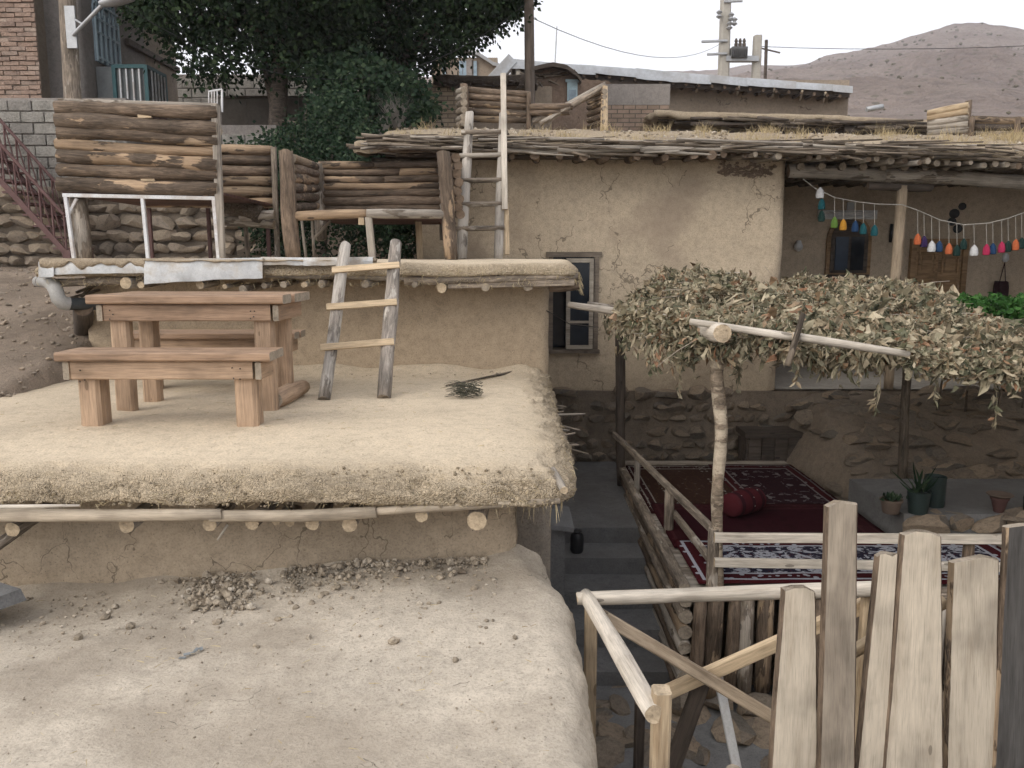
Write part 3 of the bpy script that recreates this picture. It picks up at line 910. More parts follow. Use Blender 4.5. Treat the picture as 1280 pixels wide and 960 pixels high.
# veranda: floor slab, inner walls, ceiling
X_END = 8.2
fl = MB().span((XV - .1, Y_H - .05, Z_VER - .16), (X_END, 11.5, Z_VER))
build(fl, 'veranda_floor', M_CEMP, hH)
iw = MB(); yb = 11.4
build(wallpath([(XV, yb), (X_END, yb)], Z_VER - .1, 2.72, .12, .012), 'inner_wall', M_INNER, hH, smooth=True)
build(MB().span((X_END, Y_H, Z_UP - .2), (X_END + .3, yb, 2.7)), 'end_wall', M_HOUSE, hH)
build(MB().span((XL, yb + .1, 0), (X_END, yb + .3, 2.75)), 'back_wall', M_FAR, hH)
for k in range(22):
    x = XV + .12 + k * .22
    log('ceiling_pole', (x, Y_H - .1, 2.62), (x + random.uniform(-.04, .04), yb + .05, 2.66), .045, LBR, hH, n=7, seg=.6)
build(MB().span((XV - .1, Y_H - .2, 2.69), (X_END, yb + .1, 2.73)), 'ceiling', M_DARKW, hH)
log('lintel_beam', at(985, 214, Y_H + .02), at(1105, 219, Y_H + .02), .075, [M_GREY, E_DARK], hH)
log('lintel_beam', at(1100, 219, Y_H + .03), at(1330, 229, Y_H + .03), .08, [M_GREY, E_DARK], hH)
p0 = at(1115, 420, Y_H + .1); p0.z = Z_VER
log('veranda_post', p0, at(1128, 232, Y_H + .05), .055, [wood('veranda_post_wood', (.33, .26, .185), (.2, .15, .1), None, 0, 9, .05), E_DARK], hH, .06)
log('post_bracket', at(1085, 232, Y_H + .05), at(1165, 234, Y_H + .05), .05, [M_DARKW, E_DARK], hH)
# roof: heaped mud behind the eaves
def zH(x, y):
    return 2.83 + .55 * sstep(8.6, 11.8, y) + .05 * fbm((x, y, 0), .9, 3, 4) - .012 * (x - 1) - .25 * sstep(12, 14, y)
mbH = slab(-1.55, X_END, 8.62, 13.6, zH, 'fl', .06, .12, .12, .09, .03, .04, .05, .06, 6)
build(mbH, 'roof', M_ROOFM, hH, smooth=True)
build(MB().span((XL - .3, 8.75, 2.70), (X_END, 13.4, 2.735)), 'roof_mat', M_DARKW, hH)
# brushwood layer between beams and mud
random.seed(5)
for k in range(190):
    x = random.uniform(-1.75, 6.3); L = random.uniform(.2, 1.3); z = 2.70 + random.uniform(0, .15)
    y = 8.55 + random.uniform(-.13, .1)
    a = V((x, y, z - .012 * (x - 1))); b = a + V((L, random.uniform(-.12, .12), random.uniform(-.06, .05) - .012 * L))
    log('brush_stick', a, b, random.uniform(.007, .02), [M_GREY if random.random() < .35 else M_BRANCH, E_GREY], hH, random.uniform(.004, .013), 6, .9, seg=.1)
for (u0, v0, u1, v1, r) in ((445, 172, 560, 178, .014), (452, 168, 640, 186, .018), (630, 186, 800, 186, .035), (640, 181, 705, 184, .02), (800, 187, 985, 187, .03), (975, 186, 1150, 196, .022), (1140, 193, 1300, 203, .02)):
    log('eave_pole', at(u0, v0, 8.5), at(u1, v1, 8.5), r, [M_GREY if r > .025 else M_BRANCH, E_GREY], hH, r * .7, wob=.9, seg=.09)
# beam ends in the shade of the eaves
for u in (640, 668, 700, 730, 758, 797, 832, 868, 890):
    p = at(u, 194 + random.uniform(-1, 3), 8.48 + random.uniform(-.05, .08))
    log('beam', p, p + V((random.uniform(-.05, .05), .55, .03)), random.uniform(.03, .058), [M_BARK, E_DARK], hH, n=10, seg=.3, wob=.6)
for u in (470, 492, 515, 540, 575, 600):
    p = at(u, 184 + random.uniform(-2, 2), 8.6)
    log('beam', p, p + V((random.uniform(-.1, .1), .6, .02)), random.uniform(.025, .04), [M_BRANCH, E_GREY], hH, n=8, seg=.3, wob=.3)
u = 905
while u < 1310:
    p = at(u, 191 + (u - 905) * .043 + random.uniform(-2, 2), 8.52 + random.uniform(-.06, .1))
    log('beam', p, p + V((random.uniform(-.16, .1), .6, .03)), random.uniform(.022, .04), [M_BRANCH if random.random() < .5 else M_GREY, E_GREY if random.random() < .5 else E_DARK], hH, n=8, seg=.3, wob=.35)
    u += random.uniform(10, 18)
# left end: sticks poking past the wall
for k in range(14):
    a = at(random.uniform(450, 500), random.uniform(174, 205), random.uniform(8.55, 9.6))
    log('brush_stick', a, a + V((random.uniform(.3, .7), random.uniform(-.2, .3), random.uniform(-.02, .08))), random.uniform(.008, .022), LBR, hH, .006, 6, .6, seg=.12)
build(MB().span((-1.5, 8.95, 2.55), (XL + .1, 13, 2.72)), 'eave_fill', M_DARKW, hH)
# dry grass tufts on the roof
def tufts(centres, n, hgt, spread, wd):
    mb = MB()
    for c in centres:
        c = V(c); sc = random.uniform(.6, 1.25)
        for _ in range(n):
            p = c + V((random.gauss(0, spread), random.gauss(0, spread), -.02))
            d = V((random.gauss(0, .45), random.gauss(0, .45), 1)).normalized(); L = hgt * sc * random.uniform(.4, 1.1)
            s = V((random.uniform(-1, 1), random.uniform(-1, 1), 0)).normalized() * wd
            m_ = p + d * L * .55; e = p + d * L + V((d.x, d.y, -.25)) * L * .3
            b = len(mb.v)
            mb.v += [p - s, p + s, m_ + s * .7, m_ - s * .7, e]
            mb.face((b, b + 1, b + 2, b + 3)); mb.face((b + 3, b + 2, b + 4))
    return mb
cen = []
for u, k in ((465, 5), (478, 4), (500, 3), (530, 3), (660, 4), (690, 3), (720, 3), (755, 3), (812, 6), (830, 4), (870, 4), (960, 7), (952, 5), (995, 4), (1110, 6), (1120, 4), (1190, 5), (1215, 6), (1240, 8), (1262, 8), (1275, 6)):
    for _ in range(k):
        y = random.uniform(9.2, 11.6); X = at(u + random.uniform(-14, 14), 160, y).x
        if X > -1.45:
            cen.append((X, y, zH(X, y)))
for _ in range(60):
    y = random.uniform(8.7, 11.8); X = random.uniform(-1.4, 7)
    if nz((X, y, 0), .8) > -.05:
        cen.append((X, y, zH(X, y)))
build(tufts(cen, 24, .19, .06, .003), 'dry_grass', M_DGRASS, label='dry straw-coloured grass tufts growing on the mud roof of the big house', category='grass', kind='stuff')
def roofbits():
    x = random.uniform(-1.5, 7); y = random.uniform(8.6, 11.6); return (x, y, zH(x, y) - .005)
scatter('roof_crumbs', 1500, roofbits, lambda: random.choice((.008, .012, .02, .03)), M_CLOD, '', '', hH, .7)

def mudlap(u0, u1, y, base, sc, name='mud_lap'):
    mb = MB(); us_ = lin(u0, u1, 2.0); sd = random.random() * 9
    rows = []
    for u in us_:
        h = base * (.25 + max(0, abs(math.sin(u * sc + 1.2 * nz((u, sd, 0), .02))) + .5 * nz((u, sd, 0), .11)))
        a = at(u, 325, y); b_ = a - V((0, 0, h))
        rows.append([a + V((0, .09, .012)), a + V((0, .02, .014)), a + V((0, -.012, -.004)), a.lerp(b_, .5) + V((0, -.016, 0)), b_ + V((0, -.010, 0)), b_ + V((0, .004, .001)), a + V((0, .02, -.02))])
    return build(MB().loft(rows), name, M_ROOFM, hC, smooth=True)
mudlap(50, 182, 6.455, .05, .075); mudlap(180, 330, 6.44, .015, .05); mudlap(326, 470, 6.455, .012, .06)
def baseC():
    x = random.uniform(-3.5, .2); return (x, Y_C - .05 - abs(random.gauss(0, .12)), Z_TER + .05 * math.exp(-1) - .03 + .03 * random.random())
scatter('wall_foot_crumbs', 500, baseC, lambda: random.choice((.003, .005, .008, .012)), M_CLOD, 'dark mud crumbs fallen along the wall behind the short ladder', 'crumbs')
cen = []
for _ in range(60):
    x = random.uniform(-7, -3.8); y = random.uniform(6, 10.5); cen.append((x, y, gz(x, y)))
build(tufts(cen, 9, .10, .06, .0025), 'bank_weeds', M_TWIG, label='sparse dead weeds on the dirt bank below the fieldstone wall', category='weeds', kind='stuff')
# unseen house added on the right to shade the courtyard
added_house = thing('mud_house', 'plain low mud house added out of view to shade the courtyard from the right', 'house', (7.5, 5, Z_LOW))
build(wallpath([(10.5, .6), (6.0, .6), (6.0, 8.2), (10.5, 8.2)], Z_LOW - .1, 1.9, .25, .03, .08), 'wall', M_HOUSE, added_house, smooth=True)
build(slab(5.9, 10.5, .5, 8.3, lambda x, y: 2.05, 'flbr', .1, .2, .15, .3, .06, .03, .03, .05), 'roof', M_ROOFM, added_house, smooth=True)

# broken plaster under the eave by the veranda corner
def broken():
    u = random.uniform(898, 968); v = 214 + 5 * nz((u, 0, 0), .06) + random.gauss(0, 4.5)
    p = at(u, v, Y_H + .0); return (p.x, Y_H - .02 + random.uniform(0, .02), p.z)
scatter('broken_plaster', 170, broken, lambda: random.choice((.01, .015, .022, .03)), [mud('bare_red_mud', (.29, .22, .165), .35, 0, straw=0, rough=1.4, clump=.6)], '', '', hH, .6)
def chaff():
    if random.random() < .55:
        x = random.uniform(-3.4, .15); y = random.uniform(2.2, 4.0); z = zA(x, y) + .022
    else:
        x = random.uniform(-3.4, .1); y = random.uniform(4.1, 6.7); z = zB(x, y) + .012
    a_ = random.uniform(0, 6.28)
    return (x, y, z), (math.cos(a_), math.sin(a_), .03)
build(fibres(520, chaff, lambda: random.uniform(.012, .05), .0016, .1), 'chaff', M_STRAW, label='loose straw chaff blown over the bare mud roofs', category='straw', kind='stuff')

# ------------------------------------------------------------------ picnic table and benches
def trestle(name, label, cat, X0, X1, yf, dep, ztop, tt, apron, leg_w, group=None, skew=0.0, nplank=3):
    t = thing(name, label, cat, ((X0 + X1) / 2, yf + dep / 2, Z_TER), group)
    mt = [M_TABLE, E_GREY]; mp = [M_TABLEP, E_GREY]
    pw = dep / nplank
    def sk(p):
        c = V(((X0 + X1) / 2, yf, 0)); q = Matrix.Rotation(skew, 3, 'Z') @ (V(p) - c) + c; return q
    n_ = V((0, 0, 1))
    for k in range(nplank):
        y = yf + pw * (k + .5)
        j = random.uniform(-.012, .012)
        board('top_plank', sk((X0 + j, y, ztop - tt / 2)), sk((X1 + j, y, ztop - tt / 2)), pw - .008, tt, n_, mt, t, wob=.02, ch=.18)
    za = ztop - tt - apron / 2 - .003
    for y in (yf + .06, yf + dep - .06):
        board('apron', sk((X0 + .075, y, za)), sk((X1 - .10, y, za)), apron, .035, sk((0, -1, 0)) - sk((0, 0, 0)), mt if y < yf + .1 and cat == 'table' else mp, t, wob=.02, ch=.2)
    for x in (X0 + .055, X1 - .065):
        board('end_rail', sk((x, yf + .035, za - .002)), sk((x, yf + dep - .03, za - .002)), apron * .94, .035, V((1, 0, 0)), mt if cat == 'table' else mp, t, wob=.02)
    for x in (X0 + .15, X1 - .16):
        for k, y in enumerate((yf + .115, yf + dep - .12)):
            p = sk((x, y, Z_TER - .02))
            q = V((p.x, p.y, za + apron * .35))
            board('leg', p, q, leg_w * 2, leg_w * 1.35, (0, -1, 0), [M_TABLEP, E_GREY], t, wob=.03, ch=.22, seg=.1)
    return t
zt = at(230, 369, 5.02).z
tb = trestle('picnic_table', 'reddish wooden picnic table with thick plank top on the mud terrace', 'table', at(108, 375, 5.02).x, at(355, 375, 5.02).x, 5.02, .62, zt, .055, .105, .06)
zb = at(200, 441, 4.52).z
trestle('picnic_bench', 'wooden bench in front of the picnic table, on the terrace rim side', 'bench', at(64, 445, 4.52).x, at(334, 445, 4.52).x, 4.52, .3, zb, .05, .105, .062, 'picnic benches', nplank=2)
trestle('picnic_bench', 'wooden bench behind the picnic table, close to the mud wall', 'bench', at(370, 415, 5.95).x - 1.26, at(370, 415, 5.95).x, 5.9, .3, zb - .01, .05, .10, .055, 'picnic benches', nplank=2)
log('foot_log', (at(352, 470, 5.3).x - .02, 5.15, Z_TER + .06), (at(352, 470, 5.3).x + .03, 5.72, Z_TER + .06), .06, [M_TABLEP, E_GREY], tb, .055)
# nail heads
nb = MB()
for (u, v) in ((137, 388), (137, 399), (141, 393), (313, 389), (317, 396), (313, 398), (318, 389)):
    p = at(u, v, 5.055); nb.lathe(p, [(.001, -.004), (.004, -.003), (.004, .003), (.001, .004)], 6)
for (u, v) in ((100, 463), (100, 477), (106, 475), (290, 460), (292, 473), (300, 461), (300, 474)):
    p = at(u, v, 4.555); nb.lathe(p, [(.001, -.004), (.004, -.003), (.004, .003), (.001, .004)], 6)
build(nb, 'nail_heads', M_BLACK, tb, kind='stuff')

# ------------------------------------------------------------------ ladders
def along(a, b, v):
    """point on the 3-D segment a-b at image row v"""
    lo, hi = 0.0, 1.0
    for _ in range(40):
        m = (lo + hi) / 2; p = a + (b - a) * m; d = p - EYE
        row = 480 - FPX * d.dot(_u) / d.dot(_f)
        if row > v: lo = m
        else: hi = m
    return a + (b - a) * lo
l1 = thing('ladder', 'short three-rung pole ladder leaning from the terrace to the metal-edged roof', 'ladder', on(442, 500, Z_TER))
a0, a1 = on(405, 500, Z_TER), at(432, 306, 6.40); b0, b1 = on(480, 498, Z_TER), at(495, 303, 6.40)
a0.z -= .0; b0.z -= .0
log('rail', a0, a1, .046, [M_LADDER, E_GREY], l1, .043, 12, .3); log('rail', b0, b1, .053, [M_LADDER, E_GREY], l1, .048, 12, .3)
for (ua, va, ub, vb) in ((421, 340, 501, 335), (414, 386, 495, 381), (407, 436, 491, 430)):
    pa = along(a0, a1, va); pb = along(b0, b1, vb)
    d = (pb - pa).normalized(); o_ = V((0, -.058, .02))
    board('rung', pa - d * .06 + o_, pb + d * .05 + o_, .048, .022, (0, -1, .35), LS, l1, wob=.03)
l2 = thing('ladder', 'tall grey pole ladder leaning on the brushwood eaves of the big house', 'ladder', (-.35, 7.95, Z_R2))
a0, a1 = at(577, 325, 7.95), at(587, 141, 8.36); b0, b1 = at(623, 325, 7.95), at(629, 142, 8.36)
log('rail', a0, a1, .053, [M_LADDER, E_GREY], l2, .045, 12, .22); log('rail', b0, b1, .05, [M_LADDER, E_GREY], l2, .042, 12, .22)
for v in (165, 194, 225, 255, 285):
    pa = along(a0, a1, v + 1); pb = along(b0, b1, v)
    d = (pb - pa).normalized()
    log('rung', pa - d * .07 + V((0, -.035, 0)), pb + d * .05 + V((0, -.035, 0)), .026, LG, l2, .024, 8, .15)
board('side_board', at(631, 262, 8.02), at(629, 92, 8.42), .055, .03, (0, -1, 0), [M_PALE, E_PALE], l2, wob=.03)
board('side_board', at(634, 318, 7.98), at(633, 255, 8.1), .045, .03, (0, -1, 0), LS, l2)

# ------------------------------------------------------------------ log daybeds on the upper terrace
d1 = thing('log_daybed', 'raised daybed walled with stacked bark logs on white steel legs, above the metal sheets', 'daybed', (-3.2, 7.5, Z_R2), 'log daybeds')
yF, yK = 6.85, 8.32
for (c0, c1, th) in ((136, 141, 17), (151, 162, 19), (167, 177, 16), (180, 191, 13), (194, 207, 17), (212, 219, 16), (231, 236, 18)):
    log('log', at(72 + random.uniform(-1, 2), c0, yF), at(273, c1, yF), th / 2 * yF / FPX * 1.04, random.choice((LB, LB, [M_BROWN, E_GREY], [M_BROWN, E_GREY], LG)), d1, th / 2 * yF / FPX * random.uniform(.85, 1.05), 12, .5)
board('top_board', at(75, 126, yF + .03), at(272, 132, yF + .03), .06, .03, (0, 0, 1), [M_GREY, E_GREY], d1)
board('corner_board', at(277, 322, yF - .01), at(269, 131, yF - .01), .06, .045, (0, -1, 0), [M_GREY, E_PALE], d1)
for (u, v, w_) in ((181, 145, .085), (182, 165, .08), (185, 226, .07)):
    board('spacer_block', at(u - 8, v, yF - .02), at(u + 9, v, yF - .02), .035, .03, (0, -1, 0), LS, d1)
zdk = at(180, 246, yF).z
def sq(name, a, b, w_, mat, parent):
    return board(name, a, b, w_, w_, (0, -1, 0) if abs((V(b) - V(a)).normalized().y) < .8 else (0, 0, 1), [mat], parent, wob=0, ch=.1, seg=2)
for u, v in ((82, 245), (178, 246), (267, 247)):
    t_ = at(u, v, yF - .02); sq('leg', V((t_.x + (.03 if u < 100 else .015), yF - .02, Z_R2 - .03)), t_, .028, M_WHITE, d1)
sq('frame_bar', at(79, 244, yF - .02), at(269, 248, yF - .02), .03, M_WHITE, d1)
sq('brace', at(84, 272, yF), at(96, 248, yF), .022, M_WHITE, d1)
xa, xb = at(80, 245, yF).x, at(275, 245, yF).x
log('inner_post', (xa + .10, yF + .06, Z_R2 - .02), (xa + .08, yF + .06, zdk), .065, LG, d1)
for x in (xa + .05, (xa + xb) / 2, xb - .05):
    sq('leg', V((x, yK, Z_R2 - .03)), V((x, yK, zdk)), .035, M_BROWNM, d1)
nd = 11
for k in range(nd):
    y = yF + .1 + (yK - yF - .1) * k / (nd - 1)
    board('deck_plank', (xa - .02, y, zdk + .03), (xb, y, zdk + .03), .13, .022, (0, 0, 1), [M_DECKU], d1, seg=.6)
xk = at(343, 230, yK).x
for v, th in ((188, 12), (200, 13), (213, 13), (226, 13), (240, 13), (253, 12)):
    log('log', (xa + .02, yK, at(300, v, yK).z), (xk, yK, at(300, v + .6, yK).z), th / 2 * yK / FPX, random.choice((LB, [M_BROWN, E_GREY])), d1, th / 2 * yK / FPX, 10, .4)
log('log', at(283, 276, yK - .25), at(343, 281, yK - .25), .05, LG, d1)
board('corner_board', at(347, 323, yK - .06), at(342, 184, yK - .06), .05, .04, (0, -1, 0), [M_GREY, E_GREY], d1)
log('leg', at(310, 322, yK - .1), at(307, 284, yK - .1), .025, LG, d1)
# rolled mat on the daybed
mr = NT('woven_mat')
c_ = mr.coords()
v_ = mr.n('TexVoronoi', {'Vector': c_, 'Scale': 55.0})
M_MAT = mr.done(mr.ramp(v_.outputs['Distance'], [(.1, (.24, .2, .16)), (.4, (.09, .075, .06)), (.7, (.15, .12, .095))]), .95, mr.bump(v_.outputs['Distance'], .8, .02), .1)
pa, pb = at(281, 256, yK - .35), at(327, 269, yK - .35)
mat_roll = log('rolled_mat', pa, pb, .085, [M_MAT, M_MAT], None, .09, 14, .12)
mat_roll['label'] = 'dark woven mat rolled up on the edge of the tall log daybed'; mat_roll['category'] = 'mat'
log('log', at(300, 272, yK - .37), at(343, 268, yK - .37), .045, LG, d1)

d2 = thing('log_daybed', 'lower log daybed open at the front with a round front rail, beside the tall ladder', 'daybed', (-1.25, 7.8, Z_R2), 'log daybeds')
yF, yK = 7.05, 8.75
log('corner_post', at(367, 325, yF), at(357, 188, yF), .072, [M_BARK, E_DARK], d2, .068, 12, .3)
log('corner_post', at(564, 325, yF), at(554, 190, yF), .058, [wood('split_post', (.36, .26, .17), (.15, .1, .07), (.1, .075, .055), .45, 10, .1), E_DARK], d2, .06, 12, .35)
log('prop_stick', at(568, 324, yF - .03), at(560, 256, yF - .03), .018, LG, d2, .012, 7)
log('prop_stick', at(558, 324, yF + .05), at(560, 285, yF + .02), .018, LP, d2, .015, 7)
log('front_rail', at(368, 270, yF), at(459, 267, yF), .042, [M_BROWN, E_GREY], d2, .04)
log('front_rail', at(459, 267, yF), at(560, 268, yF), .042, LG, d2, .042)
board('support', at(466, 325, yF), at(460, 264, yF), .06, .04, (0, -1, 0), [M_GREY, E_GREY], d2)
board('support_block', at(452, 281, yF), at(452, 272, yF), .05, .04, (0, -1, 0), LS, d2)
log('corner_post', at(401, 300, yK), at(399, 204, yK), .065, [M_GREY, E_GREY], d2, .06)
log('corner_post', at(555, 300, yK), at(553, 200, yK), .05, [M_GREY, E_GREY], d2, .05)
for (v, th) in ((206, 9), (215.5, 9), (224.5, 9), (233, 8), (242, 10), (252, 11), (261, 9)):
    um = random.uniform(440, 500)
    z0 = v + random.uniform(-.8, .8)
    if th == 9 and v < 230:
        log('log', at(398, v, yK), at(um, z0, yK), th / 2 * yK / FPX, random.choice((LB, [M_BROWN, E_GREY])), d2, n=10, wob=.35)
        log('log', at(um + .5, z0, yK), at(556, v - 1, yK), th / 2 * yK / FPX, random.choice((LB, [M_BROWN, E_GREY])), d2, n=10, wob=.35)
    else:
        log('log', at(398, v, yK), at(556, v - 1, yK), th / 2 * yK / FPX * 1.05, random.choice((LB, [M_BROWN, E_GREY])), d2, n=10, wob=.4)
for va, vb in ((198, 209), (211, 217), (222, 226), (234, 236), (247, 247), (260, 257)):
    log('log', at(364, va, yF + .05), at(395, vb, yK - .1), .046, random.choice((LB, [M_BROWN, E_GREY])), d2, .044, 10, .4)
for k, va in enumerate((197, 207, 217, 228, 239, 249, 259, 268)):
    p = at(570 + (k % 2) * 2 + k * .5, va, yF + .02); q = at(560, 205 + k * 8, yK)
    log('log', p, q, .042, [M_BARK, E_DARK], d2, .04, 10, .3)
zd2 = at(450, 268, yF).z
for k in range(9):
    y = yF + .1 + (yK - yF - .15) * k / 8
    board('deck_plank', (at(372, 260, yF).x, y, zd2 + .0), (at(553, 260, yF).x, y, zd2), .17, .022, (0, 0, 1), [M_DECKU], d2, seg=.6)
for a, b in (((383, 325), (377, 275)), ((393, 325), (390, 275)), ((413, 276), (393, 297)), ((525, 325), (523, 275))):
    yy = yF + .35
    if a[0] == 525:
        board('support', at(*a, yK - .6), at(*b, yK - .6), .06, .04, (0, -1, 0), LS, d2)
    else:
        log('leg', at(*a, yy), at(*b, yy), .014, LG, d2, .013, 7)
sq('brace', at(545, 268, yF + .1), at(558, 285, yF + .1), .02, M_BROWNM, d2)

# ------------------------------------------------------------------ drain pipe and prop post at the corner
pp = thing('drain_pipe', 'grey plastic drain pipe with an elbow under the metal-edged roof corner', 'pipe', at(75, 380, 6.6))
pts = [at(53, 352, 7.0), at(60, 353, 6.72), at(66, 356, 6.56), at(70, 363, 6.5), at(73, 373, 6.48), at(79, 379, 6.5), at(86, 380, 6.53)]
build(MB().tube(pts, [.05, .05, .056, .056, .056, .056, .056], 14), 'elbow', M_PVC, pp, angle=50)
build(MB().tube([at(84, 380, 6.52), at(126, 380, 6.75)], .05, 14), 'pipe_length', M_PVCD, pp, angle=50)
build(MB().tube([at(52, 352, 7.0), at(48, 352, 7.4)], .05, 14), 'pipe_length', M_PVC, pp, angle=50)
post = log('prop_post', on(106, 452, Z_TER - .03), at(104, 384, 6.62), .08, [M_DARKW, E_DARK], None, .075, 12, .1)
post['label'] = 'dark round wooden post under the drain pipe beside the table'; post['category'] = 'post'
for k, (a, b) in enumerate((((85, 374), (125, 362)), ((95, 366), (130, 352)), ((100, 372), (118, 356)))):
    log('roof_stick', at(*a, 6.75), at(*b, 6.9), .016, LBR, hC, .012, 6)

# ------------------------------------------------------------------ twigs lying on the terrace
bt = MB()
c0 = on(578, 496, Z_TER + .005)
for _ in range(120):
    a = random.gauss(.25, .35); L = random.uniform(.04, .17)
    p = c0 + V((random.uniform(.0, .15), random.uniform(-.04, .09), random.uniform(.0, .09)))
    d = V((-math.cos(a), math.sin(a) * .7 - .35, random.uniform(-.2, .25)))
    e = p + d * L; e.z = max(e.z, Z_TER + .006); p.z = max(p.z, Z_TER + .006)
    m_ = (p + e) / 2 + V((0, 0, .012))
    bt.tube([p, m_, e], [.0025, .002, .001], 4)
o_ = build(bt, 'twig_broom', [plain('dark_twig', (.085, .082, .06), .9, .3)], label='small dark bundle of fine twigs lying on the terrace', category='twigs')
st = log('dry_stalk', on(557, 482, Z_TER + .012), on(641, 465, Z_TER + .015), .006, LBR, None, .013, 7, .4)
st['label'] = 'long thin dry stalk lying on the terrace behind the twig bundle'; st['category'] = 'stick'
# slab and rubble on the lower roof
sb = MB(); p = on(-34, 775, 0)
Q = Matrix.Rotation(R(-32), 3, 'Z') @ Matrix.Rotation(R(-5), 3, 'Y')
sb.box(p + V((-.06, .1, .05)), (.34, .28, .075), Q, jit=.02)
build(sb, 'stone_slab', M_CEM, label='grey broken stone slab lying on the bare lower roof by the wall', category='slab')
def heap():
    r_ = random.random()
    if r_ < .36:
        u = random.gauss(275, 22); v = random.gauss(733, 13)
    elif r_ < .82:
        u = random.uniform(350, 610); v = 724 - (u - 370) * .06 + abs(random.gauss(0, 13)) - 8
    else:
        u = random.uniform(0, 700); v = 722 + abs(random.gauss(0, 45))
    p = on(u, v, .02)
    if p.y > Y_B - .03: p.y = Y_B - .03 - random.random() * .05
    if p.x > .05: return None
    return (p.x, p.y, zA(p.x, p.y) + random.uniform(0, .02) * (1 if r_ < .8 else 0))
scatter('rubble', 2200, heap, lambda: min(.028, .0035 * math.exp(abs(random.gauss(0, .8)))), M_CLOD, 'heaped clay rubble and pebbles along the foot of the cracked mud wall', 'rubble', squash=.8)
def crumbs():
    x = random.uniform(-3.2, .2); y = random.uniform(2.2, 4.0); return (x, y, zA(x, y))
scatter('clay_crumbs', 700, crumbs, lambda: random.choice((.002, .003, .003, .004, .006)), M_CLOD, 'fine clay crumbs scattered over the bare lower mud roof', 'crumbs', squash=.7)
for k, (u, v, s) in enumerate(((262, 735, .035), (275, 728, .04), (243, 741, .03), (258, 746, .034), (288, 740, .028), (302, 757, .018), (594, 704, .026), (577, 728, .024), (525, 720, .02), (473, 730, .02), (222, 720, .026))):
    p = on(u, v, .02); p.z = zA(p.x, p.y) + s * .25
    M = Matrix.Translation(p) @ Matrix.Rotation(random.uniform(0, 6), 4, 'Z') @ Matrix.Diagonal((s * 1.2, s, s * .85, 1))
    o_ = inst(random.choice(ST_WALL), 'clay_clod', M); o_['label'] = 'fist-sized clay clod lying on the bare lower roof'; o_['category'] = 'clod'; o_['group'] = 'clay clods on the lower roof'
sc = MB()
p = on(228, 822, .0); p.z = zA(p.x, p.y) + .006
for k in range(5):
    q = p + V((.012 * k, .02 * k, .006 * (k % 2)))
    sc.box(q, (.028, .014, .004), Matrix.Rotation(k * .5, 3, 'Z') @ Matrix.Rotation(.3 * (k % 2) - .1, 3, 'X'))
build(sc, 'scrap', [plain('bluish_scrap', (.24, .255, .26), .6)], label='crumpled bluish scrap lying on the bare lower roof', category='scrap')

# ------------------------------------------------------------------ courtyard: steps, sink block, platform
stp = thing('concrete_steps', 'dark cement steps between the mud house and the carpeted platform', 'steps', (.65, 6, Z_LOW))
xs0, xs1 = .235, 1.16
build(MB().span((xs0, 6.65, Z_LOW - .1), (xs1, Y_H - .03, Z_UP)), 'landing', M_CEM, stp)
for k in range(4):
    y1 = 6.65 - k * .36; z = Z_UP - .135 * (k + 1)
    build(MB().span((xs0, y1 - .36, Z_LOW - .1), (xs1, y1 - .002, z)), 'step', M_CEM, stp)
build(MB().span((.24, 1.5, Z_LOW - .12), (5.5, 5.22, Z_LOW + .01)), 'courtyard_floor', M_CEM, kind='structure')
cf = bpy.data.objects['courtyard_floor']
for _ in range(75):
    x = random.uniform(.4, 2.3); y = random.uniform(3.5, 4.95)
    s = random.uniform(.07, .17)
    inst(random.choice(ST_DARK), 'stone', Matrix.Translation((x, y, Z_LOW + .01)) @ Matrix.Rotation(random.uniform(0, 6), 4, 'Z') @ Matrix.Diagonal((s * 1.2, s, s * .55, 1)), cf)
for x in [1.1 + .24 * k for k in range(9)]:
    s = random.uniform(.1, .16)
    inst(random.choice(ST_DARK), 'stone', Matrix.Translation((x, 4.88 + random.uniform(-.03, .03), Z_LOW + .07)) @ Matrix.Rotation(random.uniform(-.3, .3), 4, 'Z') @ Matrix.Diagonal((s * 1.1, s, s * .9, 1)), cf)
sk = thing('sink_block', 'narrow grey cement washing block with a jutting slab top by the steps', 'sink', (.33, 6, Z_LOW))
px = at(704, 650, 5.9)
build(MB().span((.225, 5.7, Z_LOW), (px.x, 6.1, px.z)), 'block', M_CEM, sk)
build(MB().box((px.x - .04, 5.88, px.z + .025), (.2, .5, .035), Matrix.Rotation(R(6), 3, 'Y')), 'slab', plain('pale_cement', (.2, .2, .2), .8, .15), sk)
pj = on(721, 690, Z_UP - .135)
jar = build(MB().lathe(pj, [(.045, .0), (.055, .02), (.057, .12), (.05, .15), (.035, .165), (.04, .18), (.02, .19)], 18), 'jar', M_BLACK, angle=40, label='squat black jar standing on the cement steps', category='jar')

dk = thing('carpet_platform', 'low log-sided wooden platform spread with carpets under the dried-leaf shelter', 'platform', (2.2, 6.4, Z_LOW))
DXL, DXR = 1.12, 3.55
dn = 0
y = 4.96
while y < 8.25:
    board('deck_plank', (DXL, y + .1, Z_DECK - .04), (DXR if y < 5.9 else 2.86, y + .1, Z_DECK - .04), .196, .03, (0, 0, 1), [M_GREY, E_GREY], dk, seg=.5)
    y += .2
u = 872
x = at(872, 800, 4.93).x
while x < DXR:
    r_ = random.uniform(.042, .055)
    log('skirt_log', (x, 4.93, Z_LOW + .1 + random.uniform(-.02, .04)), (x + random.uniform(-.015, .015), 4.93, Z_DECK - .06), r_, LG if random.random() < .5 else LB, dk, n=9, seg=.2)
    x += r_ * 2 + random.uniform(.004, .02)
board('edge_board', (DXL - .02, 4.93, Z_DECK - .035), (DXR, 4.93, Z_DECK - .035), .1, .03, (0, 0, 1), [M_GREY, E_GREY], dk)
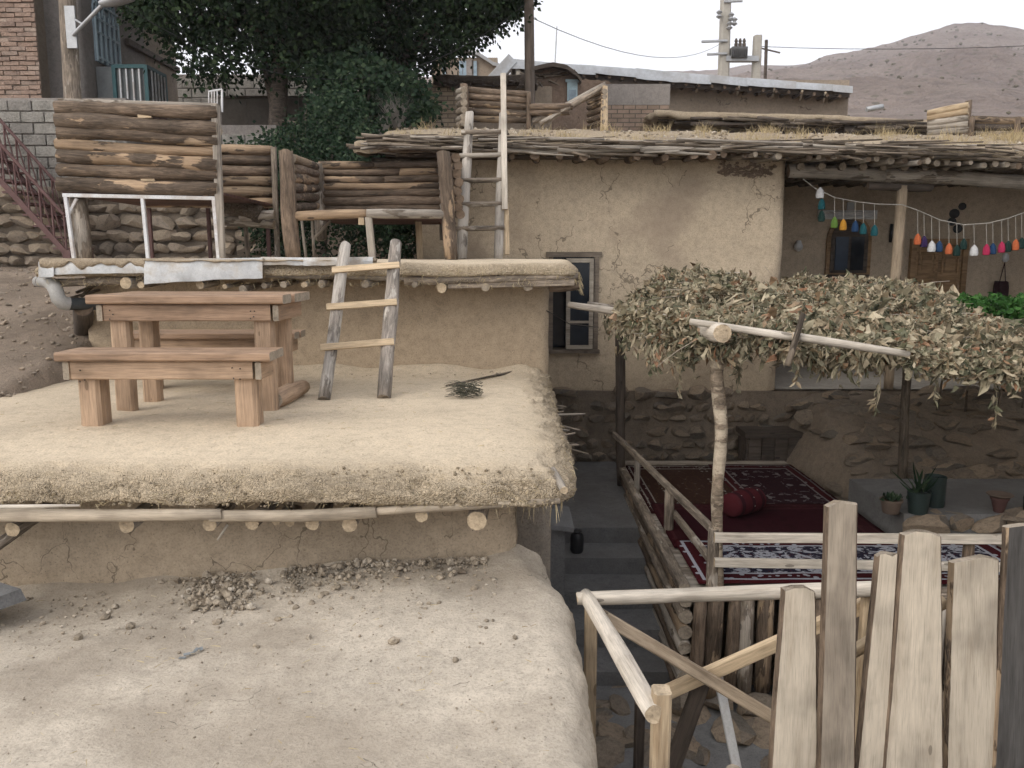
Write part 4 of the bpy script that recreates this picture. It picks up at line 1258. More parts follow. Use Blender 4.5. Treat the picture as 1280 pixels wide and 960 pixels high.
for k in range(7):
    z = Z_DECK - .09 - k * .105
    log('side_log', (DXL - .01, 4.93, z), (DXL - .01, 7.9 - k * .28, z), .05, LG if k % 2 else LB, dk, .045, 9, seg=.3)
board('edge_board', (DXL - .02, 4.95, Z_DECK - .01), (DXL - .02, 7.95, Z_DECK - .01), .06, .07, (1, 0, 0), [M_GREY, E_GREY], dk, seg=.4)
# rails round the platform
yr = 4.93
pr = [on(893, 722, Z_DECK - .02)]
cornr = at(895, 671, yr + .02)
def railb(a, b, w_=.052, t_=.032, m=None, par=None, n=(0, -1, 0), name='rail'):
    return board(name, a, b, w_, t_, n, m or [M_PALE, E_PALE], par or dk, wob=.05, seg=.15)
railb(at(893, 672, yr - .03), at(1258, 674, yr - .03), .06)
railb(at(893, 703, yr - .02), at(1262, 709, yr - .02), .056)
railb(at(893, 664, yr + .05), at(768, 543, 7.95), .05, .04, [M_GREY, E_GREY], n=(1, 0, 0))
railb(at(890, 702, yr + .05), at(842, 641, 6.1), .05, .035, [M_GREY, E_GREY], n=(1, 0, 0))
def vpost(u, v0, v1, y, r_, m, par=None, zb=None, name='rail_post'):
    b = at(u, v0, y); t_ = at(u, v1, y)
    if zb is not None: b = V((t_.x, t_.y, zb))
    return log(name, b, t_, r_, m, par or dk, n=8, seg=.15, wob=.15)
vpost(797, 640, 570, 7.2, .03, LG, zb=Z_DECK - .1); vpost(837, 690, 612, 6.05, .036, LG, zb=Z_DECK - .12)
vpost(1212, 722, 670, yr + .03, .035, LB, zb=Z_DECK - .04); vpost(893, 740, 660, yr + .06, .04, LG, zb=Z_DECK - .2)

# carpets
def carpet(name, x0, x1, y0, y1, z, mats, label, group='carpets on the platform', skew=0):
    mb = MB(); sd = random.random() * 30
    xs = lin(x0, x1, .06); ys = lin(y0, y1, .06)
    def fn(x, y):
        return (x + skew * (y - y0), y + .015 * nz((x, 0, sd), 1.5), z + .008 * fbm((x, y, sd), 2.5, 1, 2) + .01)
    mb.grid(xs, ys, fn)
    n0 = len(mb.v)
    top = list(mb.v)
    # thin edge all round
    nx = len(xs); ny = len(ys)
    ring = [i for i in range(nx)] + [j * nx + nx - 1 for j in range(1, ny)] + [(ny - 1) * nx + i for i in reversed(range(nx - 1))] + [j * nx for j in reversed(range(1, ny - 1))]
    for i in ring:
        mb.v.append(top[i] - V((0, 0, .018)))
    for k in range(len(ring)):
        q = (k + 1) % len(ring)
        mb.face((ring[k], n0 + k, n0 + q, ring[q]))
    o = build(mb, name, mats, smooth=True)
    o['label'] = label; o['category'] = 'carpet'; o['group'] = group
    return o
def carpetmat(name, field, motif, second, border, scale, dens, wpx, wpy, motif3=None):
    m = NT(name)
    g = m.n('TexCoord').outputs['Generated']
    sp = m.n('SeparateXYZ', {0: g})
    gx_ = m.math('MULTIPLY', sp.outputs[0], wpx); gy_ = m.math('MULTIPLY', sp.outputs[1], wpy)
    c = m.n('CombineXYZ', {0: m.math('PINGPONG', gx_, wpx / 4), 1: m.math('PINGPONG', gy_, wpy / 4), 2: 0.0}).outputs[0]
    n1 = m.noise(c, scale, 3, .6, 1.5)
    col = m.mix(m.ramp(n1, [(dens, 0.0), (dens + .03, 1.0)]), field, motif)
    n2 = m.noise(m.n('VectorMath', {0: c, 1: (3.3, 7.1, 0)}, operation='ADD').outputs[0], scale * 1.6, 2, .6, 2)
    col = m.mix(m.ramp(n2, [(.6, 0.0), (.63, 1.0)]), col, second)
    # border bands
    ex = m.math('MULTIPLY', m.math('PINGPONG', sp.outputs[0], .5), wpx); ey = m.math('MULTIPLY', m.math('PINGPONG', sp.outputs[1], .5), wpy)
    e = m.math('MINIMUM', ex, ey)
    wv = m.n('TexVoronoi', {'Vector': c, 'Scale': 16.0})
    bcol = m.mix(m.math('LESS_THAN', wv.outputs['Distance'], .28), border, motif)
    col = m.mix(m.math('LESS_THAN', e, .13), col, bcol)
    for d0 in (.13, .03):
        ln = m.math('MULTIPLY', m.math('GREATER_THAN', e, d0), m.math('LESS_THAN', e, d0 + .022))
        col = m.mix(ln, col, motif)
    f = m.noise(m.coords(), 220, 2, .5)
    col = m.mix(.6, col, m.ramp(f, [(.3, .6), (.7, 1.2)]), 'MULTIPLY')
    return m.done(col, 1.0, m.bump(f, .4, .004), .05)
MC1 = carpetmat('carpet_brown', (.04, .02, .015), (.23, .21, .19), (.06, .034, .021), (.03, .009, .010), 3.2, .55, 1.7, 1.5)
MC2 = carpetmat('carpet_red', (.03, .0065, .010), (.05, .015, .017), (.024, .0055, .008), (.034, .0075, .010), 4, .66, 1.6, .95)
MC3 = carpetmat('carpet_navy', (.02, .018, .032), (.33, .34, .38), (.055, .01, .014), (.05, .009, .012), 11, .49, 2.2, .8)
MC4 = carpetmat('carpet_maroon', (.026, .011, .015), (.16, .14, .14), (.04, .013, .014), (.045, .009, .011), 9, .56, 1.1, 1.3)
carpet('carpet', 1.16, 2.15, 6.55, 8.1, Z_DECK - .02, MC1, 'brown carpet with large cream motifs on the platform by the stone wall')
carpet('carpet', 2.0, 2.84, 6.55, 8.1, Z_DECK - .008, MC4, 'maroon carpet with fine pale pattern beside the dark wooden hatch')
carpet('carpet', 1.18, 2.84, 5.68, 6.72, Z_DECK - .0, MC2, 'plain deep red carpet under the bolster cushion')
carpet('carpet', 1.2, 3.5, 4.99, 5.78, Z_DECK + .012, MC3, 'navy and white floral carpet along the platform rail')
# bolster cushion
mbk = NT('bolster_weave')
cg = mbk.coords(rnd=False)
sx = mbk.n('SeparateXYZ', {0: cg})
wv = mbk.n('TexWave', {'Vector': cg, 'Scale': 2.6, 'Distortion': .6}, wave_type='BANDS')
v2 = mbk.n('TexVoronoi', {'Vector': cg, 'Scale': 26.0})
cb = mbk.mix(mbk.ramp(wv.outputs[0], [(.75, 0.0), (.8, 1.0)]), (.065, .012, .016), (.03, .009, .013))
cb = mbk.mix(mbk.math('MULTIPLY', mbk.math('LESS_THAN', v2.outputs['Distance'], .17), mbk.ramp(wv.outputs[0], [(.7, 0.0), (.75, 1.0)])), cb, (.4, .36, .33))
M_BOL = mbk.done(cb, .95, mbk.bump(mbk.noise(cg, 160, 2), .3, .005), .1)
pc = on(915, 652, Z_DECK + .02); L = .36; r_ = .105
dB = V((.8, .6, 0)).normalized()
rings = []
for t_, k_ in ((0, .25), (.0, .8), (.03, .96), (.1, 1), (.3, 1.04), (.5, 1.05), (.7, 1.04), (.9, 1), (.97, .95), (1, .8), (1, .25)):
    rings.append([V((t_ * L + (.02 if t_ == 1 and k_ < .5 else 0) - (.02 if t_ == 0 and k_ < .5 else 0), math.cos(a) * r_ * k_, math.sin(a) * r_ * .93 * k_)) for a in [2 * math.pi * j / 20 for j in range(20)]])
pB = pc + V((0, .1, r_ * .93))
o_ = build(MB().loft(rings), 'bolster', M_BOL, None, frame(pB, pB + dB), angle=50)
o_['label'] = 'round red bolster cushion with dark woven bands on the red carpet'; o_['category'] = 'cushion'
# dark wooden hatch against the plinth
ht = thing('wooden_hatch', 'dark old two-leaf wooden hatch set at the foot of the stone plinth', 'hatch', (2.8, 8.7, Z_UP))
ha, hb = at(931, 600, 8.62), at(1003, 541, 8.62)
build(MB().span((ha.x, 8.62, Z_UP), (hb.x, 8.95, hb.z - .02)), 'box', M_DARKW, ht)
for k in range(4):
    x0 = ha.x + .015 + k * (hb.x - ha.x - .03) / 4
    build(MB().span((x0 + .004, 8.59, Z_UP + .04), (x0 + (hb.x - ha.x - .03) / 4 - .004, 8.618, hb.z - .04)), 'board', M_DARKW, ht)
build(MB().span((ha.x - .03, 8.57, hb.z - .05), (hb.x + .03, 8.94, hb.z + .01)), 'lintel', M_DARKW, ht)

# rock bank and ledge on the right of the courtyard
rb = thing('rock_bank', 'rough bank of boulders and cement below the veranda, right of the wooden hatch', 'rocks', (4.6, 8, Z_UP))
def zR(x, y):
    return Z_UP + .03 + .75 * sstep(7.0, 9.0, y) + .13 * fbm((x, y, 0), 2.4, 5, 4) - .95 * sstep(3.35, 2.7, x)
build(MB().grid(lin(2.66, 6.8, .06), lin(6.5, 8.98, .06), lambda x, y: (x, y, zR(x, y))), 'cement_fill', M_MORTARP, rb, smooth=True)
for _ in range(300):
    x = random.uniform(3.15, 6.6); y = random.uniform(6.9, 8.95); s = random.uniform(.04, .17)
    inst(random.choice(ST_DARK), 'boulder', Matrix.Translation((x, y, zR(x, y) - .01)) @ Matrix.Rotation(random.uniform(-.4, .4), 4, 'Z') @ Matrix.Rotation(random.uniform(-.2, .7), 4, 'X') @ Matrix.Diagonal((s * 1.4, s, s * random.uniform(.5, .9), 1)), rb)
lg = thing('stone_ledge', 'low ledge of rough stones holding flowerpots, behind the plank fence', 'ledge', (4.2, 6.4, Z_LOW))
ZLG = -.27
build(MB().span((2.98, 5.98, Z_LOW), (6.2, 7.0, ZLG), 0), 'core', M_CEM, lg)
stone_wall(lg, (2.98, 5.97, Z_UP - .02), (1, 0, 0), 3.1, .32, (0, -1, 0), .17, ST_DARK)
for _ in range(30):
    x = random.uniform(3.0, 6.1); s = random.uniform(.08, .16)
    inst(random.choice(ST_DARK), 'stone', Matrix.Translation((x, random.uniform(5.98, 6.1), ZLG - .02)) @ Matrix.Rotation(random.uniform(0, 6), 4, 'Z') @ Matrix.Diagonal((s * 1.3, s * .8, s * .3, 1)), lg)

def pot(name, u, v, rb_, rt, h, mat, label, z=ZLG, rim=True):
    p = on(u, v, z)
    t = thing(name, label, 'pot', p)
    pr_ = [(rb_ * .9, 0), (rb_, .006), (rt * .97, h * .85), (rt * 1.08, h * .86), (rt * 1.08, h), (rt * .95, h), (rt * .9, h * .88), (.01, h * .87)] if rim else [(rb_, 0), (rb_ * 1.02, .01), (rt, h), (rt * .94, h), (rt * .9, h * .9), (.01, h * .9)]
    build(MB().lathe(p, pr_, 20), 'pot_body', mat, t, angle=40)
    return t, p
def leafs(n, c, fn, L, W, mat, name, par=None, fold=.25):
    mb = MB()
    for _ in range(n):
        p, d = fn(); leaf_into(mb, V(c) + V(p), V(d).normalized(), L() if callable(L) else L, W, fold)
    return build(mb, name, mat, par)
def leaf_into(mb, p, d, L, W, fold=.3, curl=.25, crumple=0):
    s = d.cross(V((random.gauss(0, 1), random.gauss(0, 1), random.gauss(0, 1))))
    if s.length < 1e-4: s = V((1, 0, 0))
    s.normalize(); n_ = s.cross(d); W = W * random.uniform(.7, 1.2)
    b = len(mb.v)
    f = fold * W; c1 = curl * L * random.uniform(-.4, 1)
    pts_ = [p, p + d * L * .35 + s * W + n_ * f, p + d * L * .4, p + d * L * .35 - s * W + n_ * f,
             p + d * L * .72 + s * W * .7 + n_ * (f - c1 * .5), p + d * L * .75 - n_ * c1 * .5, p + d * L * .72 - s * W * .7 + n_ * (f - c1 * .5), p + d * L - n_ * c1]
    if crumple:
        k_ = crumple * W
        pts_ = [q + V((random.uniform(-k_, k_), random.uniform(-k_, k_), random.uniform(-k_, k_))) for q in pts_]
    mb.v += pts_
    for q in ((0, 1, 2), (0, 2, 3), (1, 4, 5, 2), (2, 5, 6, 3), (4, 7, 5), (5, 7, 6)):
        mb.face([b + i for i in q])
t, p = pot('flower_pot', 1113, 641, .06, .078, .11, M_TERRA, 'round brown clay pot with a small low plant on the stone ledge')
leafs(70, p + V((0, 0, .1)), lambda: ((random.gauss(0, .035), random.gauss(0, .035), random.uniform(0, .02)), (random.gauss(0, .8), random.gauss(0, .8), .7)), lambda: random.uniform(.03, .06), .012, M_SHRUB, 'plant', t)
t, p = pot('plant_bucket', 1147, 641, .068, .085, .17, M_BUCKET, 'dark bucket with a spiky leaved plant on the stone ledge', rim=False)
leafs(26, p + V((0, 0, .15)), lambda: ((random.gauss(0, .02), random.gauss(0, .02), 0), (random.gauss(0, .55), random.gauss(0, .55), .8)), lambda: random.uniform(.14, .27), .012, M_SHRUB, 'plant', t, .5)
t, p = pot('plant_bucket', 1167, 632, .075, .08, .24, M_BUCKET, 'tall dark bucket standing behind the spiky plant on the ledge', rim=False)
t, p = pot('flower_pot', 1248, 640, .035, .062, .12, M_TERRAR, 'tapered reddish clay pot standing on the far end of the ledge')
build(MB().lathe(p + V((0, 0, .115)), [(.06, 0), (.095, .025), (.09, .03), (.02, .015)], 18), 'dish', M_TERRA, t, angle=40)
t, p = pot('plant_bucket', 1290, 645, .06, .07, .15, M_BLACK, 'small black bucket at the ledge end beyond the red pot', rim=False)

# ------------------------------------------------------------------ leaf shelter
pg = thing('leaf_shelter', 'crooked pole shelter roofed with a thick heap of dried leaves over the carpets', 'shelter', (2.4, 6.5, Z_LOW))
random.seed(21)
nb_ = at(899, 432, 5.0)
pp_ = [V((at(899, 720, 5.0).x, 5.0, Z_DECK - .1)), at(897, 690, 5.0), at(896, 640, 5.0), at(897, 600, 5.0), at(901, 560, 5.0), at(902, 530, 5.0), at(898, 495, 5.0), at(895, 465, 5.0), at(899, 445, 5.0), at(902, 425, 5.0)]
fine_ = []
for k in range(len(pp_) - 1):
    for q in range(3):
        fine_.append(pp_[k].lerp(pp_[k + 1], q / 3))
fine_.append(pp_[-1])
fine_ = [p if k in (0, len(fine_) - 1) else (fine_[k - 1] + p * 2 + fine_[k + 1]) / 4 for k, p in enumerate(fine_)]
build(MB().tube(fine_, [(.034 + .012 * k / 27) * (1 + .18 * nz((k, 0, 0), .5)) for k in range(len(fine_))], 12), 'post', M_MOTT, pg, angle=60)
log('fork', at(898, 450, 5.0), at(888, 425, 5.03), .03, LP, pg, .03, 10)
log('post', V((at(777, 580, 7.95).x, 7.95, Z_UP)), at(775, 392, 7.95), .045, [M_DARKW, E_DARK], pg, .05, 10)
log('post', V((at(1128, 600, 7.5).x, 7.5, zR(3.6, 7.5) - .05)), at(1135, 455, 7.5), .045, [M_BRANCH, E_DARK], pg, .042, 10)
log('post', (4.9, 5.6, ZLG - .35), (4.9, 5.6, .95), .045, [M_BRANCH, E_DARK], pg, .042, 10)
log('side_beam', at(903, 417, 4.66), at(778, 392, 8.1), .058, LP, pg, .05, 14)
log('side_beam', (2.45, 4.75, 1.04), (3.5, 8.0, 1.02), .05, LBR, pg, .045)
log('side_beam', (4.9, 5.0, .93), (5.0, 8.1, .9), .05, LBR, pg, .045)
log('front_pole', at(712, 381, 6.5), at(870, 404, 5.5), .028, LG, pg, .03, 9, .2)
log('front_pole', at(735, 380, 6.9), at(815, 391, 6.6), .026, LG, pg, .026, 9, .2)
log('front_pole', at(862, 402, 4.80), at(1000, 423, 4.70), .022, LP, pg, .024, 9, .3)
log('front_pole', at(990, 420, 4.70), at(1136, 443, 4.62), .026, LP, pg, .02, 9, .12)
log('front_pole', at(1165, 441, 4.78), at(1340, 480, 4.6), .035, LB, pg, .035, 9, .3)
log('back_pole', at(770, 395, 7.9), (5.1, 7.95, .96), .045, LBR, pg, .04, 9)
log('stub_branch', at(1004, 392, 4.68), at(984, 457, 4.62), .017, LBR, pg, .02, 8, .3)
for k in range(14):
    y = 5.1 + k * .22
    log('cross_pole', (1.15 + random.uniform(-.1, .1), y, 1.12 + .03 * nz((k, 0, 0), 1)), (5.0, y + random.uniform(-.15, .15), .97), random.uniform(.014, .022), LBR, pg, .014, 6, .4, seg=.3)
for k in range(10):
    a = at(random.uniform(700, 830), random.uniform(380, 410), random.uniform(5.6, 7.2))
SIL = [(760, 1.12), (780, 1.2), (815, 1.40), (835, 1.50), (880, 1.49), (905, 1.46), (960, 1.34), (1000, 1.42), (1060, 1.45), (1095, 1.42), (1112, 1.31), (1160, 1.14), (1220, .98), (1280, .90), (1500, .86)]
def sil(u):
    for (a, za), (b, zb_) in zip(SIL, SIL[1:]):
        if a <= u <= b:
            return za + (zb_ - za) * (u - a) / (b - a)
    return 1.1 if u < 760 else .86
def ztop(x, y):
    u = 640 + x * FPX / (y * .99)
    f = sstep(4.7, 7.6, y)
    front = 1.15 - .05 * sstep(1.8, 3.4, x) - .06 * sstep(3.0, 4.2, x) + .03 * nz((x, 0, 0), 2.3)
    back = sil(640 + x * FPX / (7.8 * 1.0))
    z = front * (1 - f) + back * f
    return z + .07 * nz((x, y, 0), 1.8) + .055 * nz((x, y, 4), 5) + .03 * nz((x, y, 8), 11)
def xleft(y):
    return 1.02 + .12 * nz((y, 0, 0), 2) + .0 * y
def yfront(x):
    return 4.86 - .10 * sstep(1.8, 3.2, x) - .15 * sstep(3.0, 4.0, x) + .06 * nz((x, 3, 0), 3)
def leafpos():
    x = 1.0 + 4.2 * random.random() ** 1.05; y = 4.6 + 3.7 * random.random() ** 1.1
    if x < xleft(y) or y < yfront(x): return None
    zt_ = ztop(x, y)
    hole = nz((x, y, 3), 4.5)
    if hole > .18: zt_ -= .09
    if hole > .34 and random.random() < .7: return None
    return V((x, y, zt_ - abs(random.gauss(0, .045))))
def rdir(flat=.5):
    return V((random.gauss(0, 1), random.gauss(0, 1), random.gauss(-.05, flat))).normalized()
lm = MB()
for _ in range(38000):
    p = leafpos()
    if p is None: continue
    leaf_into(lm, p, rdir(.7), random.uniform(.025, .08), random.uniform(.006, .02), .6, .9, .8)
for _ in range(2500):        # ragged hanging fringe along the front and the left end
    if random.random() < .75:
        x = random.uniform(1.15, 4.6); y = yfront(x) + random.uniform(-.05, .2)
        drop = random.random() ** 2.6 * (.06 + .16 * max(0, nz((x, 0, 0), 1.7)) + .16 * sstep(2.4, 3.4, x))
        z = ztop(x, y) - .03 - drop
    else:
        y = random.uniform(5.0, 7.9); x = xleft(y) + random.uniform(-.12, .15)
        z = ztop(x, y) - random.random() ** 2 * .2
    leaf_into(lm, V((x, y, z)), V((random.gauss(0, .4), random.gauss(0, .4), -1)).normalized(), random.uniform(.04, .095), random.uniform(.006, .02), .6, .6, .6)
for (u, v0, v1, y) in ((853, 450, 492, 5.6), (1068, 440, 478, 4.8), (1240, 490, 530, 4.6), (1170, 470, 500, 4.7), (925, 465, 490, 5.3), (998, 462, 480, 4.8), (820, 420, 455, 5.9), (1100, 490, 515, 4.9)):
    a = at(u, v0 - 25, y); b = at(u + random.uniform(-8, 8), v1, y)
    lm.tube([a, (a + b) / 2 + V((.02, 0, 0)), b], .0025, 4)
    for k in range(16):
        t_ = random.uniform(.2, 1)
        leaf_into(lm, a + (b - a) * t_, V((random.gauss(0, .6), random.gauss(0, .6), -.8)).normalized(), random.uniform(.04, .07), .01, .5, .4)
for _ in range(800):        # broad crisp leaves lying on top
    p = leafpos()
    if p is None: continue
    p.z = ztop(p.x, p.y) + random.uniform(-.02, .04)
    leaf_into(lm, p, rdir(.6), random.uniform(.06, .11), random.uniform(.02, .034), .7, .9, .8)
for _ in range(60):          # long dry husks
    p = at(random.uniform(930, 1010), random.uniform(362, 400), random.uniform(5.2, 6.6)); p.z = ztop(p.x, p.y) + .02
    leaf_into(lm, p, V((-.8 + random.gauss(0, .2), random.gauss(0, .3), -.3)).normalized(), random.uniform(.15, .26), .014, .6, .5, .4)
for (ua, ub, va, vb, ya, yb_, n_) in ((770, 864, 386, 408, 5.4, 4.98, 420), (942, 996, 408, 426, 4.80, 4.74, 260), (1130, 1290, 430, 475, 4.66, 4.5, 700), (860, 1140, 396, 420, 4.9, 4.8, 120)):
    for _ in range(n_):          # leaves slipping down over the front poles
        t_ = random.random(); u = ua + (ub - ua) * t_
        lin_ = 381 + (u - 712) * .1466
        p = at(u, lin_ + random.gauss(2 if ua != 860 else -14, 9 if ua != 860 else 5), ya + (yb_ - ya) * t_ + random.uniform(-.03, .05))
        leaf_into(lm, p, V((random.gauss(0, .7), random.gauss(0, .5), random.gauss(-.5, .5))).normalized(), random.uniform(.03, .085), random.uniform(.007, .02), .6, .9, .8)
build(lm, 'leaf_heap', M_DLEAF, pg, kind='stuff')
tm = MB()
for _ in range(420):
    p = leafpos()
    if p is None: continue
    d = rdir(.2); L = random.uniform(.12, .4)
    tm.tube([p, p + d * L * .5 + V((0, 0, .01)), p + d * L], [.004, .003, .002], 4)
build(tm, 'twigs', M_TWIG, pg, kind='stuff')
LV = []
for k in range(12):
    mb = MB(); leaf_into(mb, V((0, 0, 0)), V((1, 0, 0)), 1, .30, .5, .6, .45)
    # lobed outline: two side lobes like a plane or vine leaf
    for sgn in (1, -1):
        b = len(mb.v)
        mb.v += [V((.12, 0, 0)), V((.30, sgn * .45, .12)), V((.48, sgn * .12, .05))]
        mb.face((b, b + 1, b + 2))
    LV.append(mesh_of(mb, 'leaf', M_DLEAF))
cnt = 0
while cnt < 300:
    x = random.uniform(1.1, 3.5); y = random.uniform(4.72, 5.9)
    if x < xleft(y) or y < yfront(x) - .03: continue
    p = V((x, y, ztop(x, y) + random.uniform(-.01, .045)))
    d = rdir(.6); s = random.uniform(.045, .095)
    inst(random.choice(LV), 'leaf', frame(p, p + d, (random.gauss(0, .5), random.gauss(-.4, .5), 1)) @ Matrix.Diagonal((s, s, s, 1)), pg)
    cnt += 1
# live green creeper behind the shelter
gr = thing('green_creeper', 'bright green leafy plant growing at the veranda edge behind the dried leaves', 'plant', (5.0, 8.6, Z_VER - .3))
gm = MB()
for _ in range(3600):
    u = random.uniform(1150, 1330); vt = 370 + 20 * sstep(1200, 1150, u) + 6 * nz((u, 0, 0), .06)
    p = at(u, random.uniform(vt, 425), random.uniform(8.05, 8.65))
    leaf_into(gm, p, rdir(.6), random.uniform(.04, .075), random.uniform(.016, .028), .3, .4)
for _ in range(120):
    p = at(random.uniform(1215, 1290), random.uniform(400, 440), random.uniform(7.2, 8.0)); leaf_into(gm, p, rdir(.5), .06, .022, .3)
build(gm, 'foliage', M_GLEAF, gr, kind='stuff')
for x in (4.5, 4.8, 5.15, 5.4):
    log('stem', (x, 8.5, zR(x, 8.5) - .05), (x + random.uniform(-.1, .1), 8.35, 1.0), .012, LBR, gr, .006, 6)

# ------------------------------------------------------------------ foreground railing
random.seed(33)
rl = thing('pole_railing', 'peeled-pole railing with crossed braces at the edge of the courtyard drop', 'railing', (.6, 3.4, Z_LOW))
yC = 3.72
log('top_rail', at(722, 748, yC), at(1140, 735, 3.66), .034, LP, rl, .036, 14, .18, seg=.1)
log('top_rail', at(732, 744, yC + .03), at(818, 893, 2.62), .036, LP, rl, .037, 14, .15, seg=.1)
def stand(u, v, y, w_, t_, m, name='post', bot=None, vb=960):
    a = at(u, v, y); b = V((a.x, y, Z_LOW if bot is None else bot))
    return board(name, b, a, w_, t_, (0, -1, 0), m, rl, wob=.04, seg=.12, ch=.15)
stand(739, 748, yC - .02, .06, .05, LS); stand(827, 862, 2.66, .062, .075, LS, bot=-1.2)
board('brace', at(747, 766, yC - .05), at(985, 908, yC - .05), .06, .05, (0, -1, .3), [wood('brace_wood', (.44, .35, .255), (.22, .165, .115), None, 0, 9, .05), E_PALE], rl, wob=.08)
board('brace', at(832, 866, yC + .03), at(1105, 745, yC + .03), .07, .04, (0, -1, 0), LS, rl, wob=.04)
board('brace', at(880, 845, yC + .1), at(838, 965, yC + .06), .08, .045, (0, -1, 0), [M_DARKW, E_DARK], rl, wob=.04)
board('brace', at(896, 838, yC + .12), at(924, 975, yC - .05), .045, .035, (0, -1, 0), [M_WHITE, E_PALE], rl, wob=.04)
stand(800, 878, yC + .18, .05, .05, [M_DARKW, E_DARK])
stand(1086, 740, yC - .01, .06, .05, LS)

# plank fence
fn_ = thing('plank_fence', 'upright rough-sawn plank fence of uneven heights in front of the carpet platform', 'fence', (1.6, 2.9, Z_LOW))
yP = 2.9
def fplank(ul, ur, vt, ulb, urb, m, y=yP, tilt=0, t_=.032, topj=.02):
    tl, tr = at(ul, vt, y), at(ur, vt + tilt, y); bl, br = at(ulb, 960, y), at(urb, 960, y)
    top = (tl + tr) / 2; b960 = (bl + br) / 2
    w1_ = (tr - tl).length * 1.05; w0_ = (br - bl).length * 1.06
    k = (top.z - Z_LOW) / (top.z - b960.z)
    bot = top + (b960 - top) * k; wb = w1_ + (w0_ - w1_) * k
    # irregular live edges
    _seed[0] += 1; sd = _seed[0] * 1.7
    L = (top - bot).length; n = 46; rings = []
    for i in range(n + 1):
        t = i / n; x = t * L; ww = (wb + (w1_ - wb) * t) / 2
        e = .035
        a = ww * (1 + e * noise.noise(V((x * 3, sd, 0))) + .02 * noise.noise(V((x * 22, sd, 5)))); b = ww * (1 + e * noise.noise(V((x * 3, sd, 9))) + .02 * noise.noise(V((x * 22, sd, 15))))
        h = t_ / 2; cc = .006
        prof = [(-a + cc, -h), (-a * .33, -h), (b * .33, -h), (b - cc, -h), (b, -h + cc), (b - .004, h - cc), (b - .004 - cc, h), (b * .33, h + .002), (-a * .33, h + .002), (-a + .004 + cc, h), (-a + .004, h - cc), (-a, -h + cc)]
        ring = []
        for (py, pz) in prof:
            xx = x
            if i == n:
                xx += topj * noise.noise(V((py * 30 + sd, 1, 0))) - tilt * 0 - (0.012 if abs(py) > ww * .8 else 0)
            ring.append(V((xx, py, pz + .004 * noise.noise(V((x * 1.2, sd, 33))))))
        rings.append(ring)
    mbp = MB().loft(rings, 0, True, 1)
    for q_ in range(n):
        for j_ in (3, 4, 5, 9, 10, 11):
            mbp.m[q_ * 12 + j_] = 2
    o = build(mbp, 'plank', [m, E_GREY, M_BARK], fn_, frame(bot, top, (0, -1, 0)))
    smooth_angle(o.data, 35)
    return o
fplank(978, 1019, 733, 962, 1021, M_PLANK)
fplank(1032, 1071, 627, 1022, 1067, M_PLANKG, yP - .03, topj=.008)
fplank(1095, 1122, 691, 1069, 1105, M_PLANK, yP)
fplank(1127, 1175, 664, 1104, 1176, M_PLANK, yP - .012)
fplank(1188, 1246, 697, 1181, 1243, M_PLANK, yP)
fplank(1256, 1318, 655, 1240, 1308, M_PLANKD, yP - .01)
fplank(1326, 1372, 690, 1315, 1365, M_PLANK, yP); fplank(1380, 1430, 660, 1372, 1420, M_PLANKG, yP); fplank(1440, 1480, 700, 1430, 1472, M_PLANK, yP)
for z in (-.55, -1.0):
    log('cross_rail', (.88, yP + .06, z), (2.6, yP + .06, z + .02), .035, LG, fn_)
log('fence_post', (.9, yP + .12, Z_LOW), (.9, yP + .12, -.4), .045, LG, fn_); log('fence_post', (2.45, yP + .12, Z_LOW), (2.45, yP + .12, .2), .045, LG, fn_)
log('cross_rail', at(1040, 830, yP + .1), at(1180, 752, yP + .14), .03, LS, fn_, .03)

# ------------------------------------------------------------------ veranda fittings
yb = 11.4
dr = thing('wooden_door', 'carved double wooden door at the back of the veranda', 'door', (6.3, yb, Z_VER))
dx0, dx1 = at(1141, 340, yb).x, at(1199, 340, yb).x; dz = at(1170, 305, yb).z
ff = MB(); ff.span((dx0 - .07, yb - .07, Z_VER), (dx0, yb + .02, dz + .07)).span((dx1, yb - .07, Z_VER), (dx1 + .07, yb + .02, dz + .07)).span((dx0, yb - .068, dz), (dx1, yb + .02, dz + .07))
build(ff, 'door_frame', M_DOOR, dr)
xm = (dx0 + dx1) / 2
for (a, b) in ((dx0 + .004, xm - .003), (xm + .003, dx1 - .004)):
    lf = build(MB().span((a, yb - .045, Z_VER + .01), (b, yb - .02, dz - .004)), 'door_leaf', M_DOOR, dr)
    nz_ = 4; hh = (dz - Z_VER - .1) / nz_
    for k in range(nz_):
        z0 = Z_VER + .07 + k * hh
        q = MB(); rect_frame(q, (a + .04, z0), (b - .04, z0 + hh - .05), yb - .058, yb - .044, .022)
        q.span((a + .09, yb - .054, z0 + .06), (b - .09, yb - .044, z0 + hh - .11))
        build(q, 'door_panel', M_DOOR, lf)
build(MB().lathe((xm - .03, yb - .06, 1.2), [(.012, -.02), (.018, 0), (.012, .02)], 8), 'handle', M_BLACK, dr)
aw = thing('arched_window', 'dark arched niche window with blue patterned glass on the veranda wall', 'window', at(1058, 343, yb))
ax0, ax1 = at(1035, 343, yb).x, at(1081, 343, yb).x; az0 = at(1058, 343, yb).z; az1 = at(1058, 300, yb).z; az2 = at(1058, 274, yb).z
def arch(mb, x0, x1, z0, zs, zt_, y0, y1, m=0, n=12):
    c = (x0 + x1) / 2; r_ = (x1 - x0) / 2
    prof = [(x0, z0), (x1, z0)] + [(c + r_ * math.cos(math.pi * k / n), zs + (zt_ - zs) * math.sin(math.pi * k / n)) for k in range(n + 1)]
    return mb.loft([[V((x, y1, z)) for x, z in prof], [V((x, y0, z)) for x, z in prof]], m)
